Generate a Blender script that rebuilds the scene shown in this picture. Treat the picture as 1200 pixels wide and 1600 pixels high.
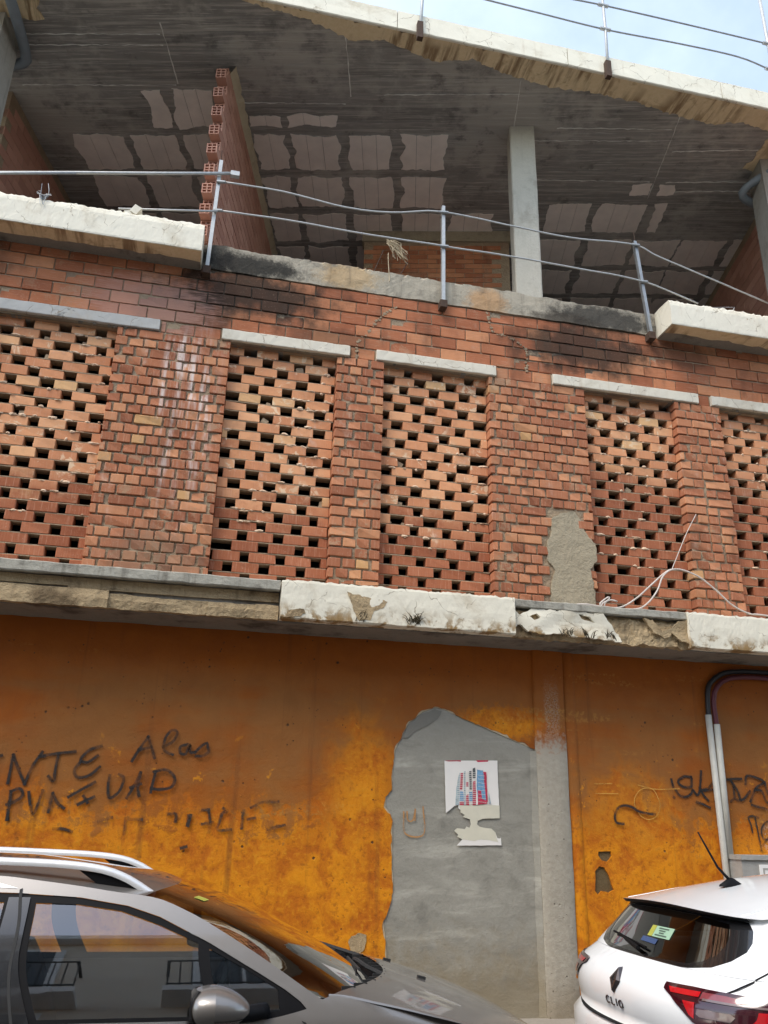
import bpy, bmesh, math, random
import numpy as np
from mathutils import Vector, Matrix, noise as mnoise
from mathutils.geometry import delaunay_2d_cdt

# ------------------------------------------------------------------ clean start
for o in list(bpy.data.objects):
    bpy.data.objects.remove(o)
scene = bpy.context.scene
COL = scene.collection
random.seed(7)

# ------------------------------------------------------------------ camera
# world: X along the facade, Y into the building (facade face at Y=0), Z up, metres
PITCH, ROLL, YAW = [math.radians(a) for a in (20.61, 1.3218, 12.19)]
CAM = Vector((0.0, -6.77, 1.62))
_r = Vector((math.cos(YAW), -math.sin(YAW), 0)); _f = Vector((math.sin(YAW), math.cos(YAW), 0)); _z = Vector((0, 0, 1))
_F = math.cos(PITCH) * _f + math.sin(PITCH) * _z
_U = -math.sin(PITCH) * _f + math.cos(PITCH) * _z
_R = math.cos(ROLL) * _r + math.sin(ROLL) * _U
_U = -math.sin(ROLL) * _r + math.cos(ROLL) * _U
cam_data = bpy.data.cameras.new('camera')
cam_data.sensor_fit = 'VERTICAL'; cam_data.sensor_height = 24.0
cam_data.lens = 1311.4 / 1600 * 24.0
cam_data.clip_start = 0.05; cam_data.clip_end = 2000
cam = bpy.data.objects.new('camera', cam_data)
_m = Matrix((_R, _U, -_F)).transposed().to_4x4(); _m.translation = CAM
cam.matrix_world = _m
COL.objects.link(cam); scene.camera = cam

# ------------------------------------------------------------------ sky, sun, exposure
SUN_EL, SUN_AZ = math.radians(54), math.radians(-52)      # azimuth from -Y (behind the camera) towards -X
sun_dir = Vector((math.sin(SUN_AZ) * math.cos(SUN_EL), -math.cos(SUN_AZ) * math.cos(SUN_EL), math.sin(SUN_EL)))  # towards the sun
world = bpy.data.worlds.new('World'); scene.world = world; world.use_nodes = True
wt = world.node_tree; wt.nodes.clear()
sky = wt.nodes.new('ShaderNodeTexSky'); sky.sky_type = 'NISHITA'; sky.sun_disc = False
sky.sun_elevation = SUN_EL
sky.sun_rotation = math.atan2(sun_dir.x, sun_dir.y)
sky.air_density = 1.0; sky.dust_density = 1.2; sky.ozone_density = 1.0
tc = wt.nodes.new('ShaderNodeTexCoord'); cn = wt.nodes.new('ShaderNodeTexNoise')
cn.inputs['Scale'].default_value = 3.2; cn.inputs['Detail'].default_value = 7; cn.inputs['Roughness'].default_value = 0.55
wt.links.new(tc.outputs['Generated'], cn.inputs['Vector'])
cr = wt.nodes.new('ShaderNodeValToRGB'); cr.color_ramp.elements[0].position = 0.38; cr.color_ramp.elements[1].position = 0.72
cr.color_ramp.elements[0].color = (.24, .24, .24, 1); cr.color_ramp.elements[1].color = (.55, .55, .55, 1)
wt.links.new(cn.outputs['Fac'], cr.inputs['Fac'])
cm = wt.nodes.new('ShaderNodeMixRGB'); cm.inputs['Color2'].default_value = (4.6, 5.1, 5.4, 1)   # thin bright cloud
wt.links.new(cr.outputs['Color'], cm.inputs['Fac']); wt.links.new(sky.outputs['Color'], cm.inputs['Color1'])
bg = wt.nodes.new('ShaderNodeBackground'); bg.inputs['Strength'].default_value = 0.15
wo = wt.nodes.new('ShaderNodeOutputWorld')
wt.links.new(cm.outputs['Color'], bg.inputs['Color']); wt.links.new(bg.outputs['Background'], wo.inputs['Surface'])
sun_data = bpy.data.lights.new('sun', 'SUN'); sun_data.energy = 1.25; sun_data.angle = math.radians(30); sun_data.color = (1, .93, .82)
sun = bpy.data.objects.new('sun', sun_data); COL.objects.link(sun)
sun.rotation_euler = sun_dir.to_track_quat('Z', 'Y').to_euler(); sun.location = (0, -6, 15)
vs = scene.view_settings
vs.view_transform = 'Standard'; vs.look = 'None'; vs.gamma = 1; vs.use_curve_mapping = False
vs.exposure = 1.28
scene.render.resolution_x, scene.render.resolution_y = 768, 1024

# ------------------------------------------------------------------ material helpers
def S(t, typ, ins=None, **attr):
    n = t.nodes.new(typ)
    for k, v in attr.items(): setattr(n, k, v)
    for k, v in (ins or {}).items():
        if isinstance(v, bpy.types.NodeSocket): t.links.new(v, n.inputs[k])
        else: n.inputs[k].default_value = v
    return n
def MA(t, op, a, b=0.0, c=None, clamp=False):
    n = S(t, 'ShaderNodeMath', {0: a, 1: b}, operation=op, use_clamp=clamp)
    if c is not None:
        if isinstance(c, bpy.types.NodeSocket): t.links.new(c, n.inputs[2])
        else: n.inputs[2].default_value = c
    return n.outputs[0]
def SS(t, x, lo, hi):
    n = S(t, 'ShaderNodeMapRange', {'Value': x, 'From Min': lo, 'From Max': hi}, interpolation_type='SMOOTHSTEP'); return n.outputs[0]
def MIX(t, f, a, b, mode='MIX'):
    n = S(t, 'ShaderNodeMixRGB', {'Fac': f, 'Color1': a if isinstance(a, bpy.types.NodeSocket) else (*a, 1), 'Color2': b if isinstance(b, bpy.types.NodeSocket) else (*b, 1)}, blend_type=mode)
    return n.outputs[0]
def POS(t): return S(t, 'ShaderNodeNewGeometry').outputs['Position']
def XYZ(t, v):
    n = S(t, 'ShaderNodeSeparateXYZ', {0: v}); return n.outputs
def SCALE(t, v, s, off=(0, 0, 0)):
    return S(t, 'ShaderNodeMapping', {'Vector': v, 'Scale': s, 'Location': off}).outputs[0]
def NOI(t, v, scale, detail=4, rough=.55, dist=0.0):
    return S(t, 'ShaderNodeTexNoise', {'Vector': v, 'Scale': scale, 'Detail': detail, 'Roughness': rough, 'Distortion': dist}).outputs['Fac']
def VOR(t, v, scale, feat='F1'):
    return S(t, 'ShaderNodeTexVoronoi', {'Vector': v, 'Scale': scale}, feature=feat).outputs['Distance']
def RAMP(t, f, stops):
    n = S(t, 'ShaderNodeValToRGB', {'Fac': f}); e = n.color_ramp.elements
    while len(e) < len(stops): e.new(.5)
    for i, (p, c) in enumerate(stops): e[i].position = p; e[i].color = (*c, 1) if len(c) == 3 else c
    return n.outputs[0]
def BUMP(t, h, dist=.01, strength=.6):
    return S(t, 'ShaderNodeBump', {'Height': h, 'Distance': dist, 'Strength': strength}).outputs[0]
def BLOB(t, P, c, r, n, amp=.6):
    """soft-edged stain with a noisy outline, centred at c with radii r (world space, on a wall: x,z)"""
    x, y, z = XYZ(t, P)[:3]
    dx = MA(t, 'DIVIDE', MA(t, 'SUBTRACT', x, c[0]), r[0]); dz = MA(t, 'DIVIDE', MA(t, 'SUBTRACT', z, c[1]), r[1])
    d = MA(t, 'SQRT', MA(t, 'ADD', MA(t, 'MULTIPLY', dx, dx), MA(t, 'MULTIPLY', dz, dz)))
    d = MA(t, 'ADD', d, MA(t, 'MULTIPLY', MA(t, 'SUBTRACT', n, .5), amp * 2))
    return SS(t, d, 1.05, .45)
MATS = {}
def material(name):
    m = bpy.data.materials.new(name); m.use_nodes = True; t = m.node_tree
    p = t.nodes['Principled BSDF']; MATS[name] = m
    return m, t, p
def LK(t, sock, node, name):
    if isinstance(sock, bpy.types.NodeSocket): t.links.new(sock, node.inputs[name])
    elif isinstance(sock, (tuple, list)): node.inputs[name].default_value = (*sock, 1)
    else: node.inputs[name].default_value = sock
def simple(name, col, rough=.6, metal=0.0, var=.12, scale=14, bump=.0, coat=0.0, spec=None):
    m, t, p = material(name)
    P = POS(t); n = NOI(t, P, scale, 5)
    LK(t, MIX(t, n, tuple(c * (1 - var * 2) for c in col), tuple(min(1, c * (1 + var * 2)) for c in col)), p, 'Base Color')
    LK(t, MA(t, 'ADD', rough, MA(t, 'MULTIPLY', MA(t, 'SUBTRACT', n, .5), .2)), p, 'Roughness'); p.inputs['Metallic'].default_value = metal
    if coat: p.inputs['Coat Weight'].default_value = coat; p.inputs['Coat Roughness'].default_value = .03
    if spec is not None: p.inputs['Specular IOR Level'].default_value = spec
    if bump: LK(t, BUMP(t, NOI(t, P, scale * 4, 6), bump), p, 'Normal')
    return m

# ---- bricks
def brick_mat(name, stops, lime, kind):
    m, t, p = material(name)
    P = POS(t); x, y, z = XYZ(t, P)[:3]
    oi = S(t, 'ShaderNodeObjectInfo'); ge = S(t, 'ShaderNodeNewGeometry')
    rnd = MA(t, 'FRACT', MA(t, 'ADD', oi.outputs['Random'], MA(t, 'MULTIPLY', ge.outputs['Random Per Island'], 7.31)))
    rnd2 = MA(t, 'FRACT', MA(t, 'MULTIPLY', rnd, 17.7))
    c = RAMP(t, rnd, stops)
    big = NOI(t, P, 1.3, 3); med = NOI(t, P, 9, 6, .6); fine = NOI(t, P, 70, 4, .6)
    streak = NOI(t, SCALE(t, P, (7, 7, 90) if kind == 'band' else (95, 95, 5)), 1, 4, .6)
    if kind == 'lattice':
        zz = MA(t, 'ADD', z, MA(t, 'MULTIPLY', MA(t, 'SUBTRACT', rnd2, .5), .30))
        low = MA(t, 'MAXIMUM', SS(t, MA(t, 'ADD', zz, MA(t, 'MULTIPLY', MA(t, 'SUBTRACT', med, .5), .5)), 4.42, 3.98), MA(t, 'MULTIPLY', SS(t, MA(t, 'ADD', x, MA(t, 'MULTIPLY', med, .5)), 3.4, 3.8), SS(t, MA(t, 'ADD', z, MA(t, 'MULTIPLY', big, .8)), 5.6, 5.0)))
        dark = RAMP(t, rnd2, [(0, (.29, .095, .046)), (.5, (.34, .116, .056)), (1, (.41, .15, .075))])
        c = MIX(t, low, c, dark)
    # fired streaks and grain
    c = MIX(t, SS(t, streak, .5, .8), c, MIX(t, .5, c, (.62, .36, .24)))
    c = MIX(t, MA(t, 'MULTIPLY', SS(t, med, .45, .7), .4), c, MIX(t, .5, c, (.20, .07, .04)))
    # pale lime wash runs
    runs = NOI(t, SCALE(t, P, (5, 5, 1.1)), 1, 5, .65)
    lm = MA(t, 'MULTIPLY', SS(t, MA(t, 'ADD', MA(t, 'MULTIPLY', runs, .6), MA(t, 'MULTIPLY', med, .4)), .56, .72), lime)
    if kind == 'lattice':
        lm = MA(t, 'MULTIPLY', lm, MA(t, 'SUBTRACT', 1.0, MA(t, 'MULTIPLY', low, .8)))
        sp = MA(t, 'MULTIPLY', SS(t, NOI(t, P, 6.5, 7, .68, 1.0), .555, .61), SS(t, NOI(t, P, 1.5, 2), .43, .53))
        sp = MA(t, 'MULTIPLY', sp, MA(t, 'SUBTRACT', 1.0, low))
        c = MIX(t, MA(t, 'MULTIPLY', sp, .8), c, (.74, .56, .37))
    c = MIX(t, lm, c, (.68, .49, .38))
    if kind in ('pier', 'band'):
        e = BLOB(t, P, (-.33, 5.0), (.32, 1.1), runs, .75)
        e = MA(t, 'MULTIPLY', e, SS(t, NOI(t, SCALE(t, P, (16, 16, 1.4)), 1, 5, .6), .46, .66))
        c = MIX(t, MA(t, 'MULTIPLY', e, .85), c, (.70, .60, .54))
        sm = MA(t, 'MULTIPLY', SS(t, MA(t, 'ADD', MA(t, 'MULTIPLY', NOI(t, P, 3.2, 6, .68, .6), .75), MA(t, 'MULTIPLY', fine, .25)), .545, .60), .62 if kind == 'pier' else .35)
        c = MIX(t, sm, c, MIX(t, med, (.22, .13, .075), (.52, .37, .235)))
        gr = MA(t, 'MULTIPLY', SS(t, NOI(t, SCALE(t, P, (3, 3, .9)), 1, 5, .6), .54, .7), .5)
        c = MIX(t, gr, c, (.12, .055, .032))
        g = BLOB(t, P, (-.45, 3.62), (.5, .35), med, .7)
        c = MIX(t, MA(t, 'MULTIPLY', g, .5), c, (.18, .13, .09))
    if kind == 'band':
        for cc, rr, k in (((.15, 6.28), (1.0, .36), .92), ((-.5, 5.95), (.55, .3), .6), ((3.5, 6.2), (.9, .38), .86), ((4.5, 6.3), (.6, .2), .6), ((-2.6, 6.3), (.9, .3), .5), ((.9, 5.9), (.6, .2), .5)):
            b = BLOB(t, P, cc, rr, MA(t, 'ADD', MA(t, 'MULTIPLY', med, .45), MA(t, 'ADD', MA(t, 'MULTIPLY', NOI(t, SCALE(t, P, (5, 5, 2)), 1, 6, .68), .4), MA(t, 'MULTIPLY', rnd2, .15))), .95)
            c = MIX(t, MA(t, 'MULTIPLY', b, k), c, (.032, .024, .018))
        pk = BLOB(t, P, (-.75, 6.0), (.7, .4), streak, .9)
        c = MIX(t, MA(t, 'MULTIPLY', pk, .5), c, (.55, .32, .25))
    c = MIX(t, MA(t, 'MULTIPLY', SS(t, fine, .6, .75), .4), c, (.55, .38, .28))
    LK(t, c, p, 'Base Color'); p.inputs['Roughness'].default_value = .92; p.inputs['Specular IOR Level'].default_value = .2
    LK(t, BUMP(t, MA(t, 'ADD', MA(t, 'MULTIPLY', fine, .35), MA(t, 'ADD', med, MA(t, 'MULTIPLY', streak, .5))), .006, .7), p, 'Normal')
    return m
brick_mat('brick_band', [(0, (.31, .105, .050)), (.4, (.40, .145, .069)), (.75, (.49, .195, .093)), (1, (.56, .25, .122))], .5, 'band')
brick_mat('brick_pier', [(0, (.29, .105, .054)), (.45, (.40, .155, .078)), (.8, (.49, .212, .108)), (.985, (.54, .25, .125)), (1, (.55, .32, .14))], .65, 'pier')
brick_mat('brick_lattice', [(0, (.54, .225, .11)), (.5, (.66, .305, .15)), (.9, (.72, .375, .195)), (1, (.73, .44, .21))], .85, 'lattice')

def mortar_mat():
    m, t, p = material('mortar')
    P = POS(t); n = NOI(t, P, 12, 7, .65); b = NOI(t, P, 1.5, 3)
    c = MIX(t, n, (.20, .135, .08), (.50, .385, .255)); c = MIX(t, MA(t, 'MULTIPLY', SS(t, b, .5, .7), .6), c, (.20, .10, .06))
    x, y, z = XYZ(t, P)[:3]
    for cc, rr in (((.15, 6.28), (1.0, .36)), ((3.5, 6.2), (.9, .38))):
        c = MIX(t, MA(t, 'MULTIPLY', BLOB(t, P, cc, rr, n, .7), .85), c, (.03, .024, .02))
    LK(t, c, p, 'Base Color'); p.inputs['Roughness'].default_value = .95
    LK(t, BUMP(t, NOI(t, P, 45, 7, .7), .02, .9), p, 'Normal')
mortar_mat()

# ---- orange render coat of the ground floor
def orange_mat(name, pil=False):
    m, t, p = material(name)
    P = POS(t); x, y, z = XYZ(t, P)[:3]
    big = NOI(t, P, .9, 4, .6); med = NOI(t, P, 4.5, 7, .62, .6); fine = NOI(t, P, 28, 6, .65); grit = NOI(t, P, 120, 3, .6)
    vert = NOI(t, SCALE(t, P, (4.5, 4.5, .5)), 1, 5, .6); hor = NOI(t, SCALE(t, P, (.5, .5, 5)), 1, 5, .6)
    bright = MIX(t, SS(t, med, .34, .66), (.46, .118, .002), (.70, .25, .003))
    bright = MIX(t, MA(t, 'MULTIPLY', SS(t, fine, .5, .72), .6), bright, (.70, .30, .010))
    bright = MIX(t, MA(t, 'MULTIPLY', SS(t, fine, .48, .3), .55), bright, (.22, .055, .004))
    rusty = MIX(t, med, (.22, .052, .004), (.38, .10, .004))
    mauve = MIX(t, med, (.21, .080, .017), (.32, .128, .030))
    # three weathered zones, ragged outlines; upper browns also carry painted-in ledge shade
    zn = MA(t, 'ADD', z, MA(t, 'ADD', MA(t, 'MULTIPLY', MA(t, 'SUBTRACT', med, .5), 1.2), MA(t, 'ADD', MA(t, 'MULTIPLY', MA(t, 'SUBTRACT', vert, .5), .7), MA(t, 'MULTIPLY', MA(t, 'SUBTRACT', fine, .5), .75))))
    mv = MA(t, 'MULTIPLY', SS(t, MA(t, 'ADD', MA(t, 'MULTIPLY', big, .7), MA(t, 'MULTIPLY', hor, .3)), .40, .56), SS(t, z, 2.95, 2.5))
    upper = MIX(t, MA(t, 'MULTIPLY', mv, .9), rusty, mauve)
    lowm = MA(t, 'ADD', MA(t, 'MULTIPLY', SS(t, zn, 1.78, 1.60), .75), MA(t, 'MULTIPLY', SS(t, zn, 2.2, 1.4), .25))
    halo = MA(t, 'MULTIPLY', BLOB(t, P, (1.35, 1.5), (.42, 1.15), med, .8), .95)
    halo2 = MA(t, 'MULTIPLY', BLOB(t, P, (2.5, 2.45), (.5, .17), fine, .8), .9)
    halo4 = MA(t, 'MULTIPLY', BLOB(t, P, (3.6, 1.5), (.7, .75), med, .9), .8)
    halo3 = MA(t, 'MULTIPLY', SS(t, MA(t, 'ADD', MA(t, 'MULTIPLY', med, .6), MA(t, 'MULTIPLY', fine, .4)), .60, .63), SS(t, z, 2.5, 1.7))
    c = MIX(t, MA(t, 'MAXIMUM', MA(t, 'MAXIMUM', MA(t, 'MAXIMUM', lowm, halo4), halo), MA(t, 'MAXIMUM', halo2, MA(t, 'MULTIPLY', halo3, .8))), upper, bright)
    # scratches, drips and pock marks
    c = MIX(t, MA(t, 'MULTIPLY', MA(t, 'MULTIPLY', SS(t, hor, .60, .66), SS(t, fine, .5, .6)), .3), c, (.55, .27, .05))
    pock = VOR(t, P, 9); pk = MA(t, 'MAXIMUM', MA(t, 'MULTIPLY', SS(t, pock, .12, .07), SS(t, NOI(t, P, 6, 2), .55, .62)), MA(t, 'MULTIPLY', SS(t, VOR(t, P, 23), .16, .1), SS(t, NOI(t, P, 3, 3), .55, .62)))
    c = MIX(t, MA(t, 'MULTIPLY', pk, .9), c, (.05, .025, .012))
    c = MIX(t, MA(t, 'MULTIPLY', SS(t, NOI(t, SCALE(t, P, (9, 9, .35)), 1, 5, .62), .56, .74), .45), c, (.10, .035, .010))
    for cc, rr in (((4.98, 1.6), (.22, .22)),):
        b = MA(t, 'MULTIPLY', BLOB(t, P, cc, rr, fine, .7), SS(t, fine, .5, .56)); c = MIX(t, b, c, (.75, .55, .46))
    if pil:
        conc = MIX(t, fine, (.27, .235, .18), (.47, .43, .35))
        conc = MIX(t, MA(t, 'MULTIPLY', SS(t, VOR(t, P, 14), .12, .06), .8), conc, (.08, .06, .045))
        conc = MIX(t, MA(t, 'MULTIPLY', SS(t, MA(t, 'ADD', z, MA(t, 'MULTIPLY', med, .5)), .95, .5), .6), conc, (.20, .145, .08))
        core = MA(t, 'MULTIPLY', SS(t, MA(t, 'ABSOLUTE', MA(t, 'ADD', MA(t, 'SUBTRACT', x, 2.935), MA(t, 'MULTIPLY', MA(t, 'SUBTRACT', med, .5), .06))), .08, .045), SS(t, MA(t, 'ADD', z, MA(t, 'MULTIPLY', fine, .3)), 3.05, 2.75))
        lowc = SS(t, MA(t, 'ADD', z, MA(t, 'MULTIPLY', MA(t, 'SUBTRACT', fine, .5), .5)), 2.42, 2.2)
        k = MA(t, 'MAXIMUM', MA(t, 'MULTIPLY', MA(t, 'MULTIPLY', core, SS(t, grit, .42, .6)), .45), lowc)
        c = MIX(t, k, c, conc)
    LK(t, c, p, 'Base Color')
    LK(t, MA(t, 'SUBTRACT', .86, MA(t, 'MULTIPLY', fine, .25)), p, 'Roughness'); p.inputs['Specular IOR Level'].default_value = .3
    h = MA(t, 'ADD', MA(t, 'MULTIPLY', med, .9), MA(t, 'ADD', MA(t, 'MULTIPLY', fine, .45), MA(t, 'MULTIPLY', grit, .22)))
    h = MA(t, 'SUBTRACT', h, MA(t, 'MULTIPLY', pk, .6))
    LK(t, BUMP(t, h, .012, .75), p, 'Normal')
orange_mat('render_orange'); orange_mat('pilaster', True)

def concrete(name, a, b, stain=(.08, .065, .045), st=.5, boards=0, bump=.012, low=None, runs=0.0, blobs=(), trowel=0.0):
    m, t, p = material(name)
    P = POS(t); x, y, z = XYZ(t, P)[:3]
    big = NOI(t, P, 1.8, 5, .62); med = NOI(t, P, 8, 7, .65); fine = NOI(t, P, 50, 5, .65)
    c = MIX(t, MA(t, 'ADD', MA(t, 'MULTIPLY', med, .6), MA(t, 'MULTIPLY', fine, .4)), a, b)
    c = MIX(t, MA(t, 'MULTIPLY', SS(t, MA(t, 'ADD', MA(t, 'MULTIPLY', big, .6), MA(t, 'MULTIPLY', med, .4)), .5, .66), st), c, stain)
    if trowel:
        tn = NOI(t, SCALE(t, P, (1.3, 1.3, 6)), 1, 5, .62, .5); c = MIX(t, MA(t, 'MULTIPLY', SS(t, tn, .5, .7), trowel), c, tuple(v * 1.35 for v in b)); c = MIX(t, MA(t, 'MULTIPLY', SS(t, tn, .45, .3), trowel * .8), c, tuple(v * .75 for v in a))
    for cc, rr_, k_ in blobs: c = MIX(t, MA(t, 'MULTIPLY', BLOB(t, P, cc, rr_, MA(t, 'ADD', MA(t, 'MULTIPLY', med, .7), MA(t, 'MULTIPLY', fine, .3)), .9), k_[3]), c, k_[:3])
    if runs:
        r = NOI(t, SCALE(t, P, (14, 14, 1.2)), 1, 5, .6); c = MIX(t, MA(t, 'MULTIPLY', SS(t, r, .5, .7), runs), c, stain)
    if low: c = MIX(t, MA(t, 'MULTIPLY', SS(t, MA(t, 'ADD', z, MA(t, 'MULTIPLY', MA(t, 'SUBTRACT', med, .5), .9)), low[1], low[0]), .75), c, low[2])
    LK(t, c, p, 'Base Color'); p.inputs['Roughness'].default_value = .9; p.inputs['Specular IOR Level'].default_value = .25
    LK(t, BUMP(t, MA(t, 'ADD', med, MA(t, 'MULTIPLY', fine, .4)), bump, .8), p, 'Normal')
    return m
concrete('concrete_grey', (.25, .23, .195), (.46, .43, .37), (.10, .085, .065), .45, runs=.3)
concrete('concrete_beam', (.27, .23, .165), (.50, .445, .35), (.06, .05, .04), .7, runs=.3, bump=.012, blobs=[((.12, 6.57), (.6, .16), (.022, .02, .017, .93)), ((-.2, 6.6), (.2, .3), (.02, .018, .016, .8)), ((3.75, 6.58), (.75, .2), (.04, .036, .03, .9)), ((2.45, 6.55), (.25, .25), (.48, .24, .08, .6)), ((1.05, 6.62), (.35, .2), (.50, .30, .11, .5)), ((3.3, 6.5), (.5, .1), (.05, .04, .03, .8))])
concrete('concrete_cap', (.25, .235, .19), (.48, .455, .385), (.07, .058, .042), .7, runs=.45, bump=.015)
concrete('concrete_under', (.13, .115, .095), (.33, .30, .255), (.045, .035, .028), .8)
concrete('broken_render', (.24, .165, .085), (.56, .43, .26), (.075, .045, .022), .75, bump=.035, runs=.35)
concrete('masonry_base', (.10, .068, .030), (.17, .12, .06), (.10, .07, .045), .5)
concrete('cement_patch', (.24, .225, .185), (.37, .35, .295), (.15, .14, .115), .6, bump=.009, trowel=.6, low=(.45, 1.0, (.24, .19, .115)))
concrete('cement_damp', (.17, .16, .135), (.25, .235, .20), (.12, .11, .09), .5, bump=.006)
concrete('cement_rough', (.29, .24, .16), (.44, .375, .265), (.13, .105, .07), .7, bump=.03)
concrete('street_asphalt', (.035, .034, .033), (.075, .073, .07), (.02, .02, .02), .4)
concrete('pavement_stone', (.20, .175, .14), (.34, .30, .25), (.08, .065, .05), .6)

def paint(name, col, ochre, dmg, zr=None):
    m, t, p = material(name)
    P = POS(t); x, y, z = XYZ(t, P)[:3]
    med = NOI(t, P, 6, 7, .65, .4); fine = NOI(t, P, 40, 6, .65); runs = NOI(t, SCALE(t, P, (13, 13, 1.6)), 1, 5, .65)
    c = MIX(t, fine, tuple(v * .92 for v in col), col)
    d = SS(t, MA(t, 'ADD', MA(t, 'MULTIPLY', med, .7), MA(t, 'MULTIPLY', fine, .3)), .64 - dmg * .1, .68 - dmg * .1)
    rr = MA(t, 'MULTIPLY', SS(t, runs, .56, .78), .6 if zr else .3)
    if zr:
        w = SS(t, MA(t, 'ADD', z, MA(t, 'MULTIPLY', MA(t, 'SUBTRACT', runs, .5), zr[2])), zr[1], zr[0])
        d = MA(t, 'MAXIMUM', MA(t, 'MULTIPLY', d, SS(t, z, zr[1] + .06, zr[0])), MA(t, 'MULTIPLY', w, SS(t, med, .45, .56))); rr = MA(t, 'MULTIPLY', rr, w)
    c = MIX(t, MA(t, 'MULTIPLY', SS(t, NOI(t, P, 2.6, 7, .72, .5), .50, .72), .45), c, (.36, .28, .17))
    ck = S(t, 'ShaderNodeTexVoronoi', {'Vector': MIX(t, .12, P, S(t, 'ShaderNodeTexNoise', {'Vector': P, 'Scale': 9.0}).outputs['Color']), 'Scale': 3.2}, feature='DISTANCE_TO_EDGE').outputs['Distance']
    c = MIX(t, MA(t, 'MULTIPLY', MA(t, 'MULTIPLY', SS(t, ck, .010, .003), SS(t, med, .45, .55)), .6), c, (.16, .11, .06))
    c = MIX(t, rr, c, (.30, .19, .09)); c = MIX(t, d, c, MIX(t, fine, tuple(v * .45 for v in ochre), ochre))
    LK(t, c, p, 'Base Color'); p.inputs['Roughness'].default_value = .8; p.inputs['Specular IOR Level'].default_value = .3
    LK(t, BUMP(t, MA(t, 'SUBTRACT', MA(t, 'ADD', MA(t, 'MULTIPLY', fine, .5), MA(t, 'MULTIPLY', med, .8)), MA(t, 'MULTIPLY', d, .5)), .005, .6), p, 'Normal')
paint('white_paint', (.76, .71, .585), (.42, .28, .13), .15)
paint('white_ledge', (.76, .71, .575), (.38, .24, .10), .55, (3.10, 3.25, .16))
paint('white_eave', (.76, .71, .58), (.42, .30, .16), .1)
paint('lintel_white', (.67, .615, .50), (.42, .38, .32), .35)
paint('lintel_grey', (.46, .45, .42), (.30, .29, .27), .5)

def cream():
    m, t, p = material('cream_plaster_bounce_tint')
    P = POS(t); x, y, z = XYZ(t, P)[:3]
    med = NOI(t, P, 5, 7, .65, .5); fine = NOI(t, P, 30, 6, .6); runs = NOI(t, SCALE(t, P, (11, 1.2, 1.2)), 1, 5, .62)
    c = MIX(t, fine, (.60, .46, .26), (.76, .62, .41))  # plaster cream; for the ledge underside it includes bounced light and shade
    c = MIX(t, MA(t, 'MULTIPLY', MA(t, 'MULTIPLY', SS(t, runs, .44, .62), SS(t, NOI(t, P, 1.1, 3), .40, .55)), .8), c, (.16, .085, .035))
    c = MIX(t, MA(t, 'MULTIPLY', SS(t, med, .54, .66), .55), c, (.30, .20, .10))
    LK(t, c, p, 'Base Color'); p.inputs['Roughness'].default_value = .9
    LK(t, BUMP(t, MA(t, 'ADD', med, MA(t, 'MULTIPLY', fine, .4)), .015, .7), p, 'Normal')
cream()

G = math.radians(13.87)     # the rooms and slabs stand skewed to the street front by this much
def ceiling_mat():
    m, t, p = material('ceiling_concrete')
    P = POS(t)
    V = S(t, 'ShaderNodeVectorRotate', {'Vector': P, 'Angle': G}, rotation_type='Z_AXIS').outputs[0]   # lateral, depth
    u, v, z = XYZ(t, V)[:3]
    big = NOI(t, V, .9, 5, .6); med = NOI(t, V, 5, 7, .65); st = NOI(t, SCALE(t, V, (1.1, 26, 1)), 1, 6, .68); st2 = NOI(t, SCALE(t, V, (3, 60, 1)), 1, 5, .65)
    board = MA(t, 'FRACT', MA(t, 'MULTIPLY', v, 5.2))
    bid = S(t, 'ShaderNodeTexWhiteNoise', {'W': MA(t, 'FLOOR', MA(t, 'MULTIPLY', v, 5.2))}, noise_dimensions='1D').outputs['Value']
    c = MIX(t, MA(t, 'ADD', MA(t, 'MULTIPLY', bid, .5), MA(t, 'MULTIPLY', med, .5)), (.17, .16, .147), (.30, .282, .257))
    c = MIX(t, MA(t, 'MULTIPLY', SS(t, st, .45, .64), .7), c, (.42, .39, .345))
    c = MIX(t, MA(t, 'MULTIPLY', SS(t, st2, .55, .7), .7), c, (.52, .49, .44))
    c = MIX(t, MA(t, 'MULTIPLY', SS(t, MA(t, 'ADD', MA(t, 'MULTIPLY', big, .6), MA(t, 'MULTIPLY', med, .4)), .50, .60), .6), c, (.44, .41, .36))
    c = MIX(t, MA(t, 'MULTIPLY', SS(t, med, .42, .3), .5), c, (.08, .075, .07))
    c = MIX(t, MA(t, 'MULTIPLY', MA(t, 'MULTIPLY', SS(t, board, .035, .0), SS(t, NOI(t, SCALE(t, V, (2, 8, 1)), 1, 4), .5, .62)), .8), c, (.42, .40, .36))
    LK(t, c, p, 'Base Color'); p.inputs['Roughness'].default_value = .85
    h = MA(t, 'ADD', MA(t, 'MULTIPLY', st, .6), MA(t, 'ADD', MA(t, 'MULTIPLY', med, .5), SS(t, board, .0, .06)))
    LK(t, BUMP(t, h, .012, .8), p, 'Normal')
ceiling_mat()
simple('infill_ceramic', (.76, .68, .61), .85, var=.10, scale=5, bump=.004)
simple('ridge_lime', (.62, .60, .55), .9, var=.2)
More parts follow.
